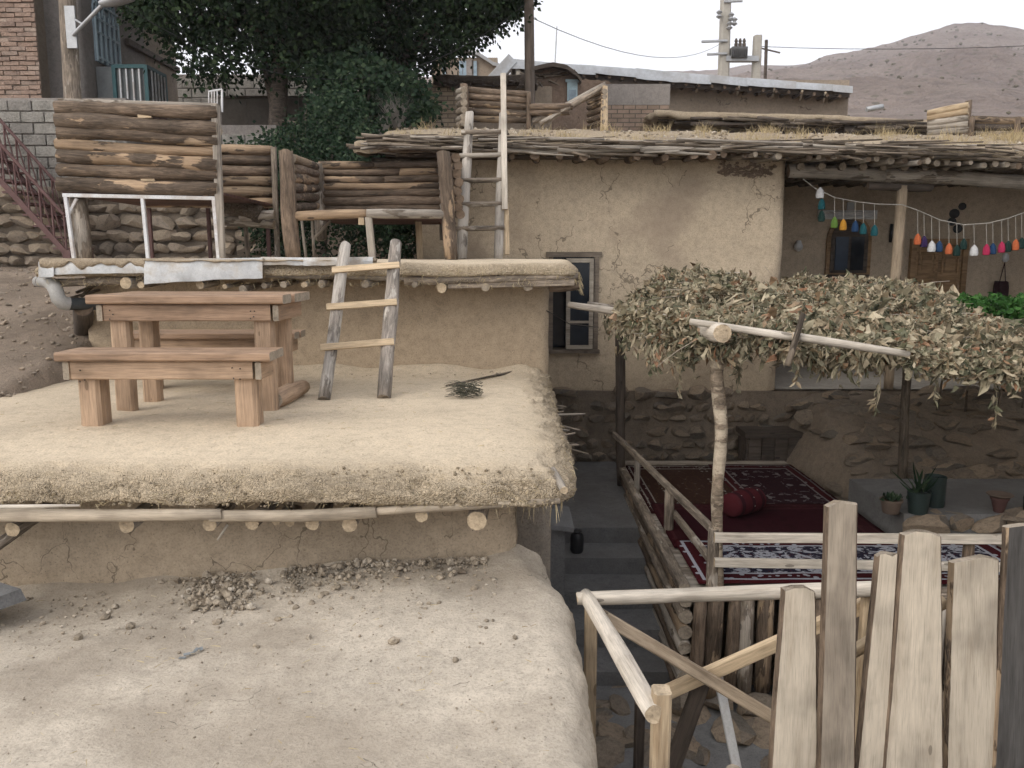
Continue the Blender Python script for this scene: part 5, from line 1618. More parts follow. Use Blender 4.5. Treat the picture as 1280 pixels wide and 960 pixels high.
build(arch(MB(), ax0 - .05, ax1 + .05, az0, az1, az2 + .06, yb - .04, yb + .01), 'surround', M_DOOR, aw)
build(arch(MB(), ax0, ax1, az0 + .02, az1, az2, yb - .05, yb - .042), 'inner_panel', M_DARKW, aw)
build(MB().span((ax0 + .06, yb - .065, az0 + .06), ((ax0 + ax1) / 2 - .02, yb - .052, az1 + .04)), 'pane', M_GLASSB, aw)
build(MB().span(((ax0 + ax1) / 2 + .02, yb - .065, az0 + .06), (ax1 - .06, yb - .052, az1 + .04)), 'pane', M_GLASS, aw)
build(MB().span((ax0 - .03, yb - .08, az0 - .05), (ax1 + .03, yb - .003, az0 - .001)), 'sill', M_DARKW, aw)
flx = thing('tube_light', 'unlit double fluorescent tube fitting above the arched window', 'lamp', at(1058, 268, yb - .02))
build(MB().span(at(1023, 274, yb - .06), at(1095, 263, yb - .01)), 'housing', M_WHITE, flx)
for v in (265.5, 271):
    build(MB().tube([at(1026, v, yb - .08), at(1092, v, yb - .08)], .014, 8), 'tube', M_WHITE, flx)
bl = MB().lathe(at(998, 308, yb - .06), [(.012, -.07), (.05, -.04), (.06, 0), (.04, .05), (.03, .08)], 12)
build(bl, 'wall_lamp', M_WHITE, angle=50, label='small white wall lamp on the veranda wall left of the arched window', category='lamp')
build(MB().span(at(1059, 262, yb - .02), at(1067, 253, yb + .01)), 'junction_box', M_GALV, label='small grey junction box above the tube light', category='box')
for k, (u, v, r_) in enumerate(((1193, 267, .065), (1203, 258, .05), (1190, 277, .055), (1197, 286, .06))):
    o_ = build(MB().tube([at(u, v, yb - .03), at(u, v, yb + .005)], r_, 16), 'wall_plate', M_BLACK, angle=40)
    o_['label'] = 'dark round plate hung on the veranda wall above the door'; o_['category'] = 'plate'; o_['group'] = 'plates on the veranda wall'
bg_ = thing('hanging_bag', 'dark maroon cloth bag hanging on cords by the veranda door', 'bag', at(1252, 387, yb - .1))
rings = []
for (v, hw) in ((352, 8), (358, 9), (368, 9), (375, 12), (381, 13), (387, 12)):
    c = at(1252 + (v - 352) * -.08, v, yb - .1); w_ = hw * yb / FPX
    rings.append([c + V((w_ * math.cos(a), .07 * math.sin(a), .01 * math.sin(3 * a))) for a in [2 * math.pi * j / 14 for j in range(14)]])
build(MB().loft(rings), 'body', M_CLOTH_D, bg_, angle=60)
for du in (-4, 4):
    build(MB().tube([at(1253 + du, 354, yb - .1), at(1256, 328, yb - .02)], .006, 5), 'cord', M_CLOTH_D, bg_)
build(MB().lathe(at(1257, 322, yb - .03), [(.02, -.06), (.045, -.03), (.04, .03), (.02, .06)], 10), 'hook_ornament', M_WHITE, bg_, angle=50)
build(MB().span(at(1051, 354, yb - .04), at(1061, 348, yb + .01)), 'wall_socket', M_WHITE, label='small white socket on the veranda wall below the arched window', category='socket')
log('hung_stick', at(1115, 280, yb - .03), at(1113, 303, yb - .03), .025, [M_BLACK], None, .02, 8)
hs = bpy.data.objects['hung_stick']; hs['label'] = 'small black object hanging on the wall behind the veranda post'; hs['category'] = 'ornament'
# garland of yarn tassels
gl = thing('tassel_garland', 'string of coloured yarn tassels hung across the veranda front', 'garland', at(1130, 330, Y_H - .05))
yg = Y_H - .06
def cat(pts, n=10):
    out = []
    for (a, b) in zip(pts, pts[1:]):
        for k in range(n):
            out.append((a[0] + (b[0] - a[0]) * k / n, a[1] + (b[1] - a[1]) * k / n))
    return out + [pts[-1]]
line = [(1004, 224), (1020, 236), (1044, 247), (1070, 252), (1095, 255), (1128, 256), (1150, 264), (1175, 275), (1205, 281), (1235, 279), (1260, 273), (1290, 262), (1330, 245)]
def lv(u):
    for (a, va), (b, vb) in zip(line, line[1:]):
        if a <= u <= b: return va + (vb - va) * (u - a) / (b - a)
    return 250
build(MB().tube([at(u, v, yg) for u, v in cat(line, 4)], .005, 5), 'string', plain('pale_string', (.4, .38, .34), .9), gl)
TC = {'orange': (.50, .13, .05), 'purple': (.035, .018, .075), 'white': (.6, .6, .6), 'blue': (.018, .05, .12), 'teal': (.012, .085, .10), 'green': (.11, .2, .04), 'yellow': (.5, .24, .03), 'pink': (.42, .03, .09), 'dgreen': (.012, .035, .03)}
TM = {k: plain('yarn_' + k, c, .95, .25, 40, .6) for k, c in TC.items()}
TT = [(1025, 241, 'white'), (1027, 255, 'teal'), (1027, 270, 'dgreen'), (1043, 278, 'green'), (1054, 281, 'yellow'), (1069, 283, 'blue'), (1079, 286, 'teal'), (1093, 288, 'teal'), (1147, 299, 'orange'), (1155, 302, 'purple'), (1164.5, 308, 'white'), (1174, 308, 'blue'), (1186, 311, 'orange'), (1196, 313, 'dgreen'), (1204.5, 305, 'dgreen'), (1217.5, 313, 'white'), (1233, 312, 'pink'), (1241, 311, 'blue'), (1252, 309, 'pink'), (1260, 308, 'dgreen'), (1269.5, 306, 'orange'), (1277, 304, 'dgreen'), (1286, 300, 'pink'), (1296, 298, 'white')]
for (u, v, cc) in TT:
    p = at(u, v, yg)
    build(MB().tube([at(u, lv(u), yg), p + V((0, 0, .04))], .003, 4), 'hanging_cord', bpy.data.materials['pale_string'], gl)
    k = 1.15 if cc == 'white' else 1
    build(MB().lathe(p, [(.022 * k, -.06), (.034 * k, -.056), (.038 * k, -.025), (.03 * k, .025), (.014, .05), (.006, .06)], 12), 'tassel', TM[cc], gl, angle=60)

# ------------------------------------------------------------------ left background: walls and houses
random.seed(44)
yS = 11.5
sw = thing('stone_wall', 'dry fieldstone retaining wall behind the tall log daybed', 'wall', (-5.5, yS, 1.4))
xa, xb = at(-70, 250, yS).x, at(345, 250, yS).x; zt_ = at(60, 238, yS).z
build(MB().span((xa, yS + .05, 1.2), (xb, yS + .5, zt_)), 'mortar_bed', M_MORTAR, sw)
stone_wall(sw, (xa, yS, 1.38), (1, 0, 0), xb - xa, zt_ - 1.36, (0, -1, 0), .19)
def blockwall(t, x0, x1, y, z0, z1, bw, bh, me_mat, name='block', gap=.014, dep=.2, jit=.004, ybed=.03):
    mb = MB().box((0, 0, 0), (bw - gap, dep, bh - gap)); me = mesh_of(mb, name, me_mat)
    bm = bmesh.new(); bm.from_mesh(me); bmesh.ops.bevel(bm, geom=bm.edges[:], offset=min(bw, bh) * .05, segments=1, affect='EDGES'); bm.to_mesh(me); bm.free()
    build(MB().span((x0, y + ybed, z0), (x1, y + dep + ybed + .02, z1 - .01)), 'mortar_bed', M_MORTAR if name != 'block' else M_FARG, t)
    k = 0; z = z0
    while z + bh <= z1 + .01:
        x = x0 - (bw / 2 if k % 2 else 0)
        while x < x1:
            xl_, xr_ = max(x, x0), min(x + bw, x1)
            if xr_ - xl_ > bw * .2:
                inst(me, name, Matrix.Translation(((xl_ + xr_) / 2, y + dep / 2 + random.uniform(-jit, jit) * 2, z + bh / 2 + random.uniform(-jit, jit))) @ Matrix.Rotation(random.uniform(-.012, .012), 4, 'Y') @ Matrix.Diagonal(((xr_ - xl_) / bw, 1, 1, 1)), t)
            x += bw
        z += bh; k += 1
bw_ = thing('block_wall', 'grey cement-block wall on top of the fieldstone wall, beside the brown metal stair', 'wall', (-6.6, yS + .3, zt_))
blockwall(bw_, at(-60, 180, yS + .1).x, at(160, 180, yS + .1).x, yS + .1, zt_, at(40, 121, yS + .1).z, .325, .152, M_BLOCK)
bp = thing('brick_pier', 'reddish brick wall end above the block wall, left of the lamp pole', 'wall', (-8, 13, 3.4))
blockwall(bp, at(-40, 60, 13).x, at(47, 60, 13).x, 13.0, 3.3, 6.6, .25, .07, M_BRICK, 'brick', .012, .22, .007, .02)
side_br = MB()
ph = thing('plaster_house', 'grey-brown plastered house with a tall arched window and cooler box behind the lamp pole', 'house', (-8.2, 15, 2))
cx = at(100, 60, 13.6).x
build(wallpath([(cx - 2.6, 13.6), (cx, 13.6), (cx, 16.0)], 2.2, 7.6, .16, .02, .05), 'wall', M_FARG, ph, smooth=True)
build(wallpath([(cx + .0, 16.0), (cx + .05, 17.4), (cx - 2, 17.4)], 2.2, at(205, 22, 17).z, .16, .02, .05), 'wing_wall', mud('tan_plaster', (.27, .225, .18), .15, .2, .6, straw=0, rough=.5), ph, smooth=True)
for (u0, v0) in ((168, 21), (171, 64)):
    z = at(u0, v0, 15.9).z
    build(MB().span((cx - .05, 15.2, z - .05), (cx + .07, 17.45, z + .05)), 'cornice', M_DARKW, ph)
# arched window on the side face (plane x = cx)
def ycross(u): return abs((cx + .02) * FPX / (640 - u)) * .985
wy0, wy1 = 14.05, 14.85
wzb, wzs = at(146, 82, 14.4).z, at(146, 28, 14.4).z
aw2 = MB()
prof = [(wy0, wzb), (wy1, wzb)] + [((wy0 + wy1) / 2 + (wy1 - wy0) / 2 * math.cos(math.pi * k / 10), wzs + .55 * math.sin(math.pi * k / 10)) for k in range(11)]
aw2.loft([[V((cx - .1, y, z)) for y, z in prof], [V((cx + .03, y, z)) for y, z in prof]])
wob_ = build(aw2, 'window', M_SKYG, ph)
gb = MB()
for k in range(6):
    y = wy0 + (wy1 - wy0) * k / 5; gb.span((cx + .04, y - .015, wzb), (cx + .07, y + .015, wzs + .1))
for z in (wzb + .05, wzb + .45, wzb + .9, wzs - .02):
    gb.span((cx + .045, wy0, z), (cx + .065, wy1, z + .03))
for k in range(3):
    gb.tube([(cx + .05, (wy0 + wy1) / 2 + .35 * math.cos(a) * (1 - k * .3), wzs + .05 + .5 * math.sin(a) * (1 - k * .3)) for a in [math.pi * j / 10 for j in range(11)]], .014, 5)
build(gb, 'grille', M_PBLUE, wob_)
ac = thing('cooler_box', 'teal evaporative cooler in a white barred cage fixed under the arched window', 'cooler', (cx + .35, 14.2, 3))
q0, q1 = at(145, 127, 14.0), at(182, 83, 14.0)
az, bz = q0.z - .1, q1.z
build(MB().span((cx + .02, 14.02, az), (q1.x, 14.75, bz)), 'body', plain('cooler_grey', (.16, .17, .17), .6), ac)
fr = MB()
for x in (q0.x, q1.x):
    fr.span((x - .03, 13.98, az), (x + .03, 14.02, bz + .02))
fr.span((q0.x, 13.975, bz - .03), (q1.x, 14.02, bz + .03)).span((q1.x - .01, 14.0, bz - .03), (q1.x + .03, 14.75, bz + .03)).span((q1.x - .01, 14.7, az), (q1.x + .03, 14.76, bz))
build(fr, 'frame', M_TEAL, ac)
for k in range(1, 5):
    x = q0.x + (q1.x - q0.x) * k / 5
    build(MB().span((x - .012, 13.97, az), (x + .012, 13.99, bz - .04)), 'cage_bar', M_WHITE, ac)
for k in range(1, 6):
    y = 14.0 + .75 * k / 6
    build(MB().span((q1.x + .03, y - .012, az), (q1.x + .05, y + .012, bz - .04)), 'cage_bar', M_WHITE, ac)
build(MB().span((cx - .1, 14.0, az - .25), (q1.x, 14.75, az - .002)), 'bracket', M_BROWNM, ac)
# lamp pole
lp = thing('lamp_pole', 'grey wooden utility pole carrying a street lamp on a steel arm', 'lamp post', (at(84, 125, 11).x, 11, 1.5))
log('pole', (at(86, 125, 11.05).x, 11.05, 1.45), at(79, -90, 11.05), .115, LG, lp, .1, 14, .05, seg=.4)
build(MB().span(at(84, 60, 10.92), at(94, 8, 10.95)), 'bracket_plate', M_GALV, lp)
build(MB().tube([at(91, 44, 10.9), at(130, 4, 10.75)], .024, 8), 'arm', M_GALV, lp, angle=50)
build(MB().tube([at(93, 24, 10.92), at(103, 30, 10.86)], .012, 6), 'stay', M_GALV, lp)
hd = MB(); rings = []
for t, w_, h_ in ((0, .03, .03), (.08, .06, .05), (.35, .11, .07), (.62, .1, .06), (.72, .04, .03)):
    c = at(126, 6, 10.74) + V((.62 * t, -.02, .16 * t)); rings.append([c + V((-.02 * math.sin(a), w_ * math.cos(a), h_ * math.sin(a))) for a in [2 * math.pi * j / 12 for j in range(12)]])
build(MB().loft(rings), 'lamp_head', M_GALV, lp, angle=60)
# brown metal stair
ms = thing('metal_stair', 'brown painted steel stair with lattice railing climbing the block wall', 'stair', (-6.3, 10.8, 1.5))
sa, sb_ = at(-40, 165, 11.0), at(98, 318, 11.0)
for yy in (10.72, 11.3):
    board('stringer', V((sa.x, yy, sa.z)), V((sb_.x, yy, sb_.z)), .07, .03, (0, -1, 0), [M_BROWNM], ms, wob=0)
    hr = V((0, 0, .5))
    build(MB().tube([V((sa.x, yy, sa.z)) + hr, V((sb_.x, yy, sb_.z)) + hr], .022, 7), 'handrail', M_BROWNM, ms)
    n_ = 9
    for k in range(n_ + 1):
        p = V((sa.x, yy, sa.z)).lerp(V((sb_.x, yy, sb_.z)), k / n_)
        build(MB().tube([p, p + hr], .013, 5), 'baluster', M_BROWNM, ms)
        if k < n_:
            p2 = V((sa.x, yy, sa.z)).lerp(V((sb_.x, yy, sb_.z)), (k + 1) / n_)
            build(MB().tube([p + hr, p2], .009, 4), 'lattice_bar', M_BROWNM, ms)
for k in range(11):
    p = sa.lerp(sb_, (k + .5) / 11)
    build(MB().span((p.x - .12, 10.73, p.z - .01), (p.x + .12, 11.29, p.z + .015)), 'tread', M_BROWNM, ms)
build(MB().span((sb_.x - .05, 10.7, 1.35), (sb_.x + .05, 11.3, sb_.z + .05)), 'foot', M_BROWNM, ms)
# far block walls under the trees
fb = thing('block_wall', 'far cement-block retaining wall under the dark trees', 'wall', (-5, 19, 3))
blockwall(fb, at(205, 100, 19).x, at(440, 100, 19).x, 19.0, at(300, 134, 19).z, at(300, 92, 19).z, .4, .2, M_BLOCK)
build(MB().span((at(205, 100, 19).x, 19.05, 2.4), (at(520, 100, 19).x, 19.5, at(300, 134, 19).z)), 'footing', M_FARG, fb)
gt = thing('sheet_fence', 'dark sheet-metal fence panel below the far block wall, behind the shrub', 'fence', (-4, 15, 3))
fx0, fx1 = at(276, 130, 15).x, at(470, 130, 15).x
for k in range(6):
    a = fx0 + (fx1 - fx0) * k / 6; b = fx0 + (fx1 - fx0) * (k + 1) / 6
    build(MB().span((a + .005, 15, 2.3), (b - .005, 15.03, at(300, 121, 15).z + random.uniform(-.01, .01))), 'panel', plain('rusty_dark_sheet', (.11, .095, .08), .7, .3, 3, .3) if k == 0 else bpy.data.materials['rusty_dark_sheet'], gt)
build(MB().span((fx0, 14.97, at(300, 123, 15).z), (fx1, 15.0, at(300, 120, 15).z)), 'top_rail', M_DARKW, gt)
lb = thing('block_wall', 'short pale cement-block wall peeping between the two log daybeds and the shrub', 'wall', (-4, 13, 2.4))
blockwall(lb, at(262, 165, 13).x, at(345, 165, 13).x, 13.0, 2.2, at(300, 155, 13).z, .36, .17, M_BLOCK)
# little white steel rail end on the back of the tall daybed
for u in (261, 264.5, 268, 271.5, 277.5):
    build(MB().tube([at(u, 140, 6.95), at(u, 114 - (u - 260) * .12, 6.95)], .005 if u < 277 else .009, 5), 'steel_bar', M_WHITE, d1)
build(MB().tube([at(260.5, 114.5, 6.95), at(277.5, 111.5, 6.95)], .007, 5), 'steel_bar', M_WHITE, d1)

# ------------------------------------------------------------------ trees and shrubs
def interp(tab, u):
    if u <= tab[0][0]: return tab[0][1]
    for (a, va), (b, vb) in zip(tab, tab[1:]):
        if a <= u <= b: return va + (vb - va) * (u - a) / (b - a)
    return tab[-1][1]
def tree(name, label, base, top, r0, limbs, yc, dy, us, low, high, nclump, nleaf, rad, L, W, mat, cat='tree', group=None):
    t = thing(name, label, cat, base, group)
    tr = MB()
    base = V(base); top = V(top)
    pts = [base.lerp(top, k / 7) + V((.05 * nz((k, 0, 0), .7, base.x), .05 * nz((k, 5, 0), .7, base.x), 0)) * k for k in range(8)]
    tr.tube(pts, [r0 * (1 - .075 * k) * (1.25 if k == 0 else 1) for k in range(8)], 10)
    for q in limbs:
        s = pts[random.choice((3, 4, 5, 6))]; q = V(q)
        m1 = s.lerp(q, .4) + V((0, 0, .25)); m2 = s.lerp(q, .75) + V((random.uniform(-.1, .1), 0, .15))
        tr.tube([s, m1, m2, q], [r0 * .42, r0 * .3, r0 * .2, r0 * .08], 7)
    build(tr, 'trunk', M_TRUNK, t, angle=60)
    cr = MB()
    for _ in range(nclump):
        u = random.uniform(*us); vlo = interp(low, u); vhi = interp(high, u)
        if vlo <= vhi: continue
        e = random.random() ** .75
        v = vlo + (vhi - vlo) * e
        c = at(u, v, yc + random.gauss(0, dy))
        d0 = rdir(.6); rr = rad * random.uniform(.5, 1.15)
        for _k in range(nleaf):
            o = V((random.gauss(0, 1), random.gauss(0, 1), random.gauss(0, .7))) * rr * .5
            p = c + o; d = (o.normalized() + V((0, 0, -.35)) + rdir(.6) * .6).normalized()
            s = d.cross(rdir(.6)).normalized(); l_ = L * random.uniform(.6, 1.3); w_ = W * random.uniform(.7, 1.3)
            b = len(cr.v)
            cr.v += [p, p + d * l_ * .5 + s * w_, p + d * l_, p + d * l_ * .5 - s * w_]
            cr.face((b, b + 1, b + 2, b + 3))
    build(cr, 'crown', mat, t, kind='stuff')
    return t
low1 = [(170, 0), (185, 28), (205, 52), (225, 74), (250, 94), (275, 104), (300, 92), (330, 104), (360, 92), (385, 98), (410, 84), (430, 66), (450, 40)]
high1 = [(170, -40), (220, -200), (300, -290), (380, -240), (450, -80)]
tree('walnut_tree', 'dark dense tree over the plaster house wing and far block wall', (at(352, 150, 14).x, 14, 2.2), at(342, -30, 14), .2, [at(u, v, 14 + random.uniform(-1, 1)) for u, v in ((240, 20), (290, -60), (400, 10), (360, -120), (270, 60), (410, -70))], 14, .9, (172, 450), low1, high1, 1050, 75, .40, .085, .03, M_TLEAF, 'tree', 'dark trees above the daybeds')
low2 = [(375, 60), (395, 82), (420, 112), (450, 140), (480, 132), (505, 118), (530, 98), (560, 84), (585, 58), (605, 42), (625, 22), (645, 2)]
high2 = [(375, -40), (430, -220), (510, -300), (600, -180), (645, -30)]
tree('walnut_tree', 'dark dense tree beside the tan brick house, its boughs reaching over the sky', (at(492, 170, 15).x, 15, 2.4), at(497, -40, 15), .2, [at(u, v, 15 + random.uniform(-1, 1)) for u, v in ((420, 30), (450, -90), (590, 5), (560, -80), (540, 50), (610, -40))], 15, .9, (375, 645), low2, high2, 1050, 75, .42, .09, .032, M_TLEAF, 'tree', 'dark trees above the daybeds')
lows = [(285, 210), (320, 330), (450, 330), (520, 320), (545, 250)]
highs = [(285, 195), (310, 178), (345, 168), (375, 152), (400, 128), (430, 105), (450, 140), (470, 175), (500, 205), (545, 230)]
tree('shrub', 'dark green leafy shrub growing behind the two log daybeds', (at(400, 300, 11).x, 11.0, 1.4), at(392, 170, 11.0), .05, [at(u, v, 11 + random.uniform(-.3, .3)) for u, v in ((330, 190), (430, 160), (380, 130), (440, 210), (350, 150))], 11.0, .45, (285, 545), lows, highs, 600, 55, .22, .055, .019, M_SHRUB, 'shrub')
low3 = [(395, 100), (420, 170), (470, 170), (520, 150), (535, 140)]; high3 = [(395, 90), (430, 70), (480, 75), (520, 110), (535, 130)]
tree('shrub', 'loose pale-leaved shrub between the tree trunks, above the big house eaves', (at(455, 240, 13).x, 13, 2.0), at(455, 110, 13), .05, [at(u, v, 13) for u, v in ((420, 110), (490, 110), (450, 90))], 13, .4, (395, 535), low3, high3, 130, 36, .3, .09, .03, M_SHRUB, 'shrub')
# grey dry weeds by the brick wall
wd = MB(); 
for _ in range(12):
    p = at(random.uniform(485, 503), 160, random.uniform(12.3, 12.8)); 
    for _k in range(14):
        d = V((random.gauss(0, .25), random.gauss(0, .25), 1)); L_ = random.uniform(.2, .5)
        wd.tube([p, p + d * L_ * .5, p + d * L_ + V((random.gauss(0, .06), 0, 0))], [.004, .003, .001], 3)
build(wd, 'dry_weeds', [plain('grey_weed', (.26, .235, .21), .9)], label='tall grey dry weeds standing by the tan brick house wall', category='weeds', kind='stuff')

# ------------------------------------------------------------------ middle and far background houses
def brickmat(name, c1, c2, mortar, sx, sy, axis='XZ'):
    m = NT(name)
    tc = m.n('TexCoord').outputs['Object']
    s = m.n('SeparateXYZ', {0: tc})
    c = m.n('CombineXYZ', {0: s.outputs[0], 1: s.outputs[2], 2: 0.0}).outputs[0]
    b = m.n('TexBrick', {'Vector': c, 'Color1': (*c1, 1), 'Color2': (*c2, 1), 'Mortar': (*mortar, 1), 'Scale': 1.0, 'Mortar Size': sy * .12, 'Brick Width': sx, 'Row Height': sy})
    n_ = m.noise(tc, 6, 5, .7)
    col = m.mix(.6, b.outputs[0], m.ramp(n_, [(.3, .6), (.6, 1.1)]), 'MULTIPLY')
    return m.done(col, .95, m.bump(b.outputs[1], -.8, .02), .1)
M_BRK1 = brickmat('tan_brickwork', (.36, .29, .21), (.28, .22, .165), (.15, .12, .095), .22, .075)
M_BRK2 = brickmat('brown_brickwork', (.30, .22, .17), (.24, .18, .14), (.12, .1, .08), .24, .085)
def px_box(mb, u0, u1, v0, v1, y, dep):
    a = at(u0, v1, y); b = at(u1, v0, y)
    return mb.span((a.x, y, a.z), (b.x, y + dep, b.z))
bh = thing('brick_house', 'tan brick house with a dark straw-edged mud roof beside the dark tree', 'house', (-1.2, 15, 3))
build(px_box(MB(), 497, 592, 104, 175, 15, 3), 'wall', M_BRK1, bh)
zc_ = at(600, 104, 14.8).z
build(slab(at(545, 104, 14.8).x, at(668, 104, 14.8).x, 14.9, 18, lambda x, y: zc_ + .16 + .03 * nz((x, y, 0), 1), 'flr', .07, .16, .2, .2, .05, .04, .02, .06, 6), 'roof', mud('dark_thatch', (.30, .24, .18), .3, 0, straw=.3, rough=1.4, clump=.8, rim=(.10, .08, .065)), bh, smooth=True)
build(px_box(MB(), 592, 690, 108, 175, 15.4, 2.4), 'side_wall', M_FAR, bh)
for k in range(34):
    u = random.uniform(545, 675); a = at(u, random.uniform(100, 107), 14.75)
    log('thatch_stick', a, a + V((random.uniform(-.3, .3), random.uniform(.1, .3), random.uniform(-.08, .02))), .02, [M_DARKW], bh, .012, 5, .5, seg=.2)
# round-backed house at the crest
h1 = thing('far_house', 'far plastered house with a bent grey roof rising beside the tree', 'house', (-1.8, 30, 6))
build(px_box(MB(), 540, 622, 72, 110, 30, 4), 'wall', M_FAR, h1)
rf = []
for k in range(9):
    t = k / 8; u = 545 + 82 * t; v = 68 - 13 * math.sin(math.pi * min(1, t * 1.15) ** .8) + 12 * t * t
    a = at(u, v, 29.7); rf.append([a, a + V((0, 4.6, .9)), a + V((0, 4.6, .78)), a + V((0, 0, -.12))])
build(MB().loft(rf), 'roof', plain('grey_roofing', (.33, .33, .33), .7, .2, 1), h1)
for u in (553, 574, 579, 592):
    build(px_box(MB(), u, u + 4, 76, 100, 29.92, .1), 'window', M_SKYG, h1)
build(px_box(MB(), 583, 590, 74, 96, 29.9, .15), 'pilaster', M_FARG, h1)
# long metal-roofed house
h2 = thing('metal_roof_house', 'long old mud house under bent pale metal roofing sheets on the skyline', 'house', (5, 23, 4))
yM = 22.0
build(px_box(MB(), 640, 1062, 100, 175, yM + .7, 5), 'wall', M_FAR, h2)
edge = [(638, 73), (690, 79), (760, 83), (835, 90), (920, 97), (1000, 103), (1064, 108)]
def ev(u): return interp(edge, u)
u = 638
while u < 1060:
    w_ = random.uniform(38, 62); u2 = min(1064, u + w_)
    th = random.uniform(9, 13) if u < 840 else random.uniform(7, 10)
    sheet(u, u2 + 2, ev(u) - random.uniform(0, 1.5), ev(u2) - random.uniform(0, 1), ev(u) + th, ev(u2) + th + random.uniform(-1, 1), yM - random.uniform(0, .05), 'roof_sheet', 3.5, M_ROOFS, h2)
    u = u2
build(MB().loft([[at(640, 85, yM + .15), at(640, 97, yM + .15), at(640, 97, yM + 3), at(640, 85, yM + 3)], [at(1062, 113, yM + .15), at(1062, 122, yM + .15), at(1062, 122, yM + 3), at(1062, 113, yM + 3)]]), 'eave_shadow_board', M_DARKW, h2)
for k in range(26):
    u = 650 + k * 16; a = at(u, ev(u) + 13, yM + .05); log('rafter', a, a + V((0, 1.0, .02)), .05, [M_DARKW, E_DARK], h2, n=6, seg=.5)
for u in (873, 924, 968, 1003, 1032):
    log('strut', at(u, ev(u) + 10, yM), at(u - 3, ev(u) + 22, yM + .5), .03, LP, h2, n=5, seg=.5)
board('gable_board', at(612, 104, yM), at(641, 73, yM), .3, .08, (0, -1, 0), [M_ROOFS], h2)
board('gable_board', at(622, 104, yM + .3), at(641, 80, yM + .3), .16, .08, (0, -1, 0), [M_FARG], h2)
log('gable_post', at(648, 104, yM + .1), at(648, 84, yM + .1), .07, LP, h2)
# crumbling wall in front with a pale blue door
rw = thing('ruined_house', 'crumbling brown mud house with an arched broken roof and a pale blue door', 'house', (.8, 19.5, 3))
topv = [(648, 104), (656, 92), (668, 84), (690, 79), (708, 82), (722, 92), (726, 99), (760, 101), (772, 110)]
us = lin(648, 772, 4)
build(MB().loft([[at(u, v, 19.5 + dd) for u, v in [(u_, interp(topv, u_) + 1.5 * nz((u_, 0, 0), .2)) for u_ in us] + [(772, 175), (648, 175)]] for dd in (0, 1.5)]), 'wall', mud('ruin_mud', (.28, .205, .155), .35, .7, 1.2, straw=0, rough=1.4, clump=.5), rw)
rr_ = []
for u in lin(650, 727, 6):
    v = interp(topv, u) - 1.5
    a = at(u, v, 19.2); rr_.append([a, a + V((0, 2.6, .25)), a + V((0, 2.6, .1)), a + V((0, 0, -.09))])
build(MB().loft(rr_), 'roof', M_DARKW, rw)
drb = build(px_box(MB(), 709, 722, 102, 126, 19.44, .05), 'door', M_LBLUE, rw)
build(px_box(MB(), 711, 720, 112, 124, 19.42, .02), 'panel', M_SKYG, drb)
build(px_box(MB(), 707, 724, 99, 102, 19.42, .1), 'lintel', M_LBLUE, rw)
for k in range(16):
    a = at(random.uniform(648, 690), random.uniform(86, 104), 19.4); log('broken_stick', a, a + V((random.uniform(.2, .6), random.uniform(-.1, .3), random.uniform(-.25, .1))), .03, LBR, rw, .015, 5, .5, seg=.3)
# grey and brick wall
gw = thing('brick_wall', 'low wall of brown brick with grey plaster above, behind the roof grass', 'wall', (2.4, 17, 3.4))
build(px_box(MB(), 757, 838, 105, 131, 17.03, .5), 'plaster_face', M_FARG, gw)
build(px_box(MB(), 752, 836, 131, 175, 17, .6), 'brick_face', M_BRK2, gw)
# neighbouring mud roof
nh = thing('mud_house', 'low mud house with ragged dark eaves beyond the dry roof grass', 'house', (6, 16, 3))
zn = at(980, 137, 15.6).z
nx0, nx1 = at(822, 140, 15.7).x, at(1300, 140, 15.7).x
build(slab(nx0, nx1, 15.7, 19, lambda x, y: zn + .02 + .14 * sstep(15.7, 18, y) - .035 * (x - nx0) + .03 * nz((x, y, 0), 1), 'flr', .08, .14, .2, .2, .06, .05, .03, .08, 5), 'roof', M_ROOFM, nh, smooth=True)
build(MB().span((nx0 + .3, 16.2, 2.4), (nx1, 19, zn - .35)), 'wall', M_FAR, nh)
for k in range(120):
    t = random.random(); x = nx0 + (nx1 - nx0) * t; z = zn - .12 - .035 * (x - nx0) + random.uniform(-.12, .04)
    a = V((x, 15.6 + random.uniform(-.06, .25), z)); log('eave_stick', a, a + V((random.uniform(.3, 1.3), random.uniform(-.1, .1), random.uniform(-.06, .03))), random.uniform(.018, .045), LBR if k % 3 else [M_DARKW], nh, .02, 6, .6, seg=.25)
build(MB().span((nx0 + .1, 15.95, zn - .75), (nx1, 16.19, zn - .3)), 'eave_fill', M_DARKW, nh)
log('roof_pipe', at(1083, 137, 15.7), at(1104, 133, 15.7), .05, [M_GALV], nh, n=8, wob=.03)
cen = []
for _ in range(90):
    u = random.uniform(880, 1110); y = random.uniform(13.0, 13.5); p = at(u, 172, y); p.z = zH(p.x, 13) - .05; cen.append(p)
build(tufts(cen, 10, .5, .06, .006), 'grey_weeds', [plain('grey_weed_leaf', (.30, .265, .23), .9)], label='tall grey-brown dead weeds behind the big house roof', category='weeds', kind='stuff')

